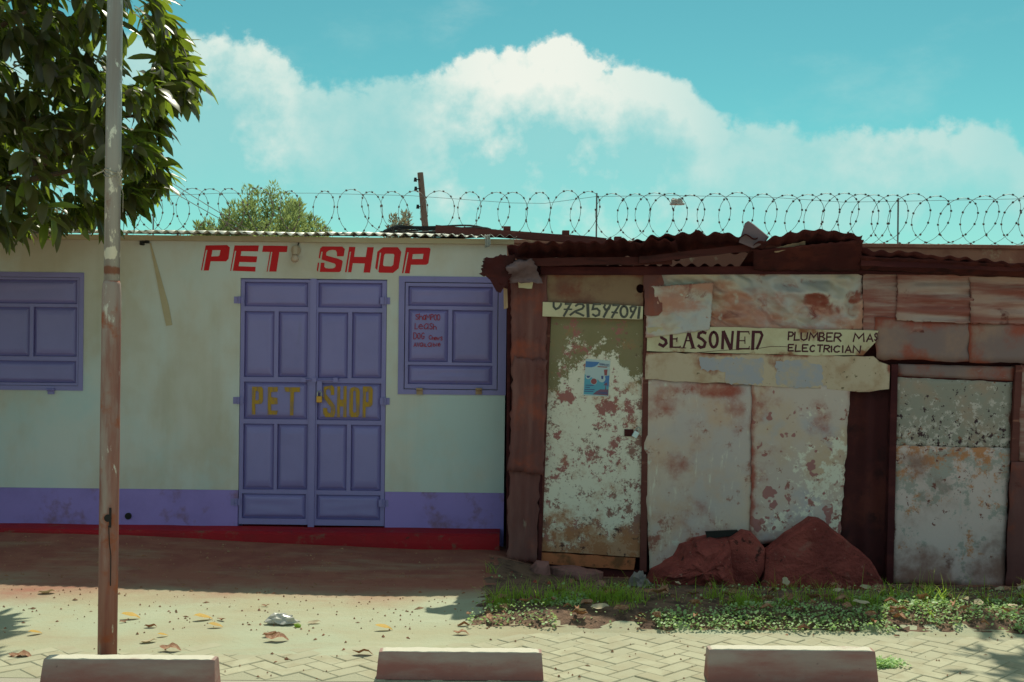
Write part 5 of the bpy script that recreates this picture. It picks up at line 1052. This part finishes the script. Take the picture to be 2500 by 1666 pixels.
for px, py, L, az, k, label in ((92, 1450, .14, .15, 4, "pale leaf lying at the tip of the tree shadow"), (290, 1522, .07, .6, 0, "dark curled leaf touching the tall pole's yellow leaf"), (352, 1533, .09, .1, 1, "grey brown leaf on dirt between pole and blue door"),
        (340, 1572, .12, .5, 4, "whitish leaf on the dirt beyond the first wheel stop"), (388, 1590, .15, 0, 2, "long dark brown leaf just behind the first wheel stop"), (530, 1514, .08, -.5, 0, "small brown leaf right of the large yellow leaf"),
        (645, 1567, .17, .15, 2, "long curled brown leaf below the crumpled wrapper"), (640, 1556, .12, .3, 1, "pale brown leaf tucked above the long curled one"), (637, 1481, .07, -.1, 0, "tiny brown leaf at the edge of the roof shadow"), (750, 1524, .10, .3, 4, "pale torn leaf right of the crumpled wrapper"),
        (1115, 1530, .10, .1, 3, "orange brown leaf at the left tip of the verge"), (1105, 1550, .12, 0, 2, "dark spiky leaf where the pavement meets the verge"), (1180, 1500, .11, -.2, 0, "brown curled leaf on the verge corner beside the shade"), (1915, 1556, .06, .9, 0, "curled brown leaf standing on the pavement by the verge"),
        (860, 1600, .14, .05, 2, "thin twig like leaf on the pavers before the middle wheel stop"), (1890, 1653, .11, .0, 4, "pale leaf at the foot of the right wheel stop"), (20, 1610, .16, .05, 2, "long dark leaf at the left edge of the pavement")):
    put_leaf(dryv[k], "dry_leaf", G(px, py), L * .82, az, label, gl, rr.uniform(-.3, .3), lift=.015)
for q in range(150):
    x = rr.uniform(-.28, 4.3); y = rr.uniform(7.08, 7.75) if rr.random() < .8 else rr.uniform(7.7, 8.6); pale = rr.random() < .16
    put_leaf(dryv[4 if pale else rr.randrange(4)], "dry_leaf", Vector((x, y, gh(x, y))), rr.uniform(.05, .12), rr.uniform(0, 6.28), "bleached pale dry leaf caught in the weedy verge" if pale else "curled brown dry leaf caught in the weedy verge", "pale leaves in the verge" if pale else "brown leaves in the verge", rr.gauss(0, .6), lift=rr.uniform(.025, .06))
b = MB()
for q in range(170):                                       # clods fallen off the mound
    x = rr.gauss(1.75, .65); y = rr.uniform(8.25, 8.95); s_ = rr.uniform(.008, .03); p = Vector((x, y, gh(x, y) + s_ * .3))
    vs = [p + Vector((rr.gauss(0, 1), rr.gauss(0, 1), 0)).normalized() * s_ * rr.uniform(.7, 1.2) for _ in range(2)]
    d = Vector((math.cos(q), math.sin(q), 0)); e = Vector((-d.y, d.x, 0))
    b.add([p + d * s_, p + e * s_ * .8, p - d * s_ * .9, p - e * s_, p + Vector((0, 0, s_ * .8)), p - Vector((0, 0, s_ * .5))], [(0, 1, 4), (1, 2, 4), (2, 3, 4), (3, 0, 4), (1, 0, 5), (2, 1, 5), (3, 2, 5), (0, 3, 5)])
tag(b.build("rubble", m_rock), "red clods of earth scattered below the boulders", kind="stuff")
b = MB()
for q in range(2800):                                      # crumbs, twigs and grit
    x = rr.uniform(-4.2, 4.6); y = rr.uniform(6.0, 9.4)
    if x > -.3 and 7.05 < y and rr.random() < .3: continue
    if y < 7.0 and rr.random() < .75: continue
    s_ = rr.uniform(.002, .008) * (1.5 if rr.random() < .1 else 1); z = (gh(x, y) if y > 7.05 or (x < -.3 and y > 6.7) else .0); L = s_ * rr.uniform(.8, 4.0 if rr.random() < .2 else 1.5); a = rr.uniform(0, 3.14)
    d = Vector((math.cos(a), math.sin(a), 0)) * L; e = Vector((-math.sin(a), math.cos(a), 0)) * s_; p = Vector((x, y, z + .002))
    b.add([p - d, p + e, p + d, p - e, p + Vector((0, 0, s_ * 1.2))], [(0, 1, 4), (1, 2, 4), (2, 3, 4), (3, 0, 4)])
tag(b.build("crumbs", m_dry), "scattered crumbs and grit on the dirt", kind="stuff")
b = MB(); rr2 = random.Random(4)
for q in range(420):
    g0 = G(2140 + abs(rr2.gauss(0, 28)), 1650 + rr2.uniform(-12, 4)); r_ = rr2.uniform(.005, .012); p = Vector((g0.x, g0.y, .004 + abs(rr2.gauss(0, .014)))); nrm = Vector((rr2.gauss(0, .5), rr2.gauss(0, .5), 1)).normalized(); a1 = nrm.orthogonal().normalized(); a2 = nrm.cross(a1)
    b.add([p + (a1 * math.cos(t) + a2 * math.sin(t) * .8) * r_ for t in (0, 1.05, 2.1, 3.14, 4.2, 5.24)], [(0, 1, 2, 3, 4, 5)])
tag(b.build("weed_clump", m_weed), "little green weed clump at the end of the right wheel stop", "weed")
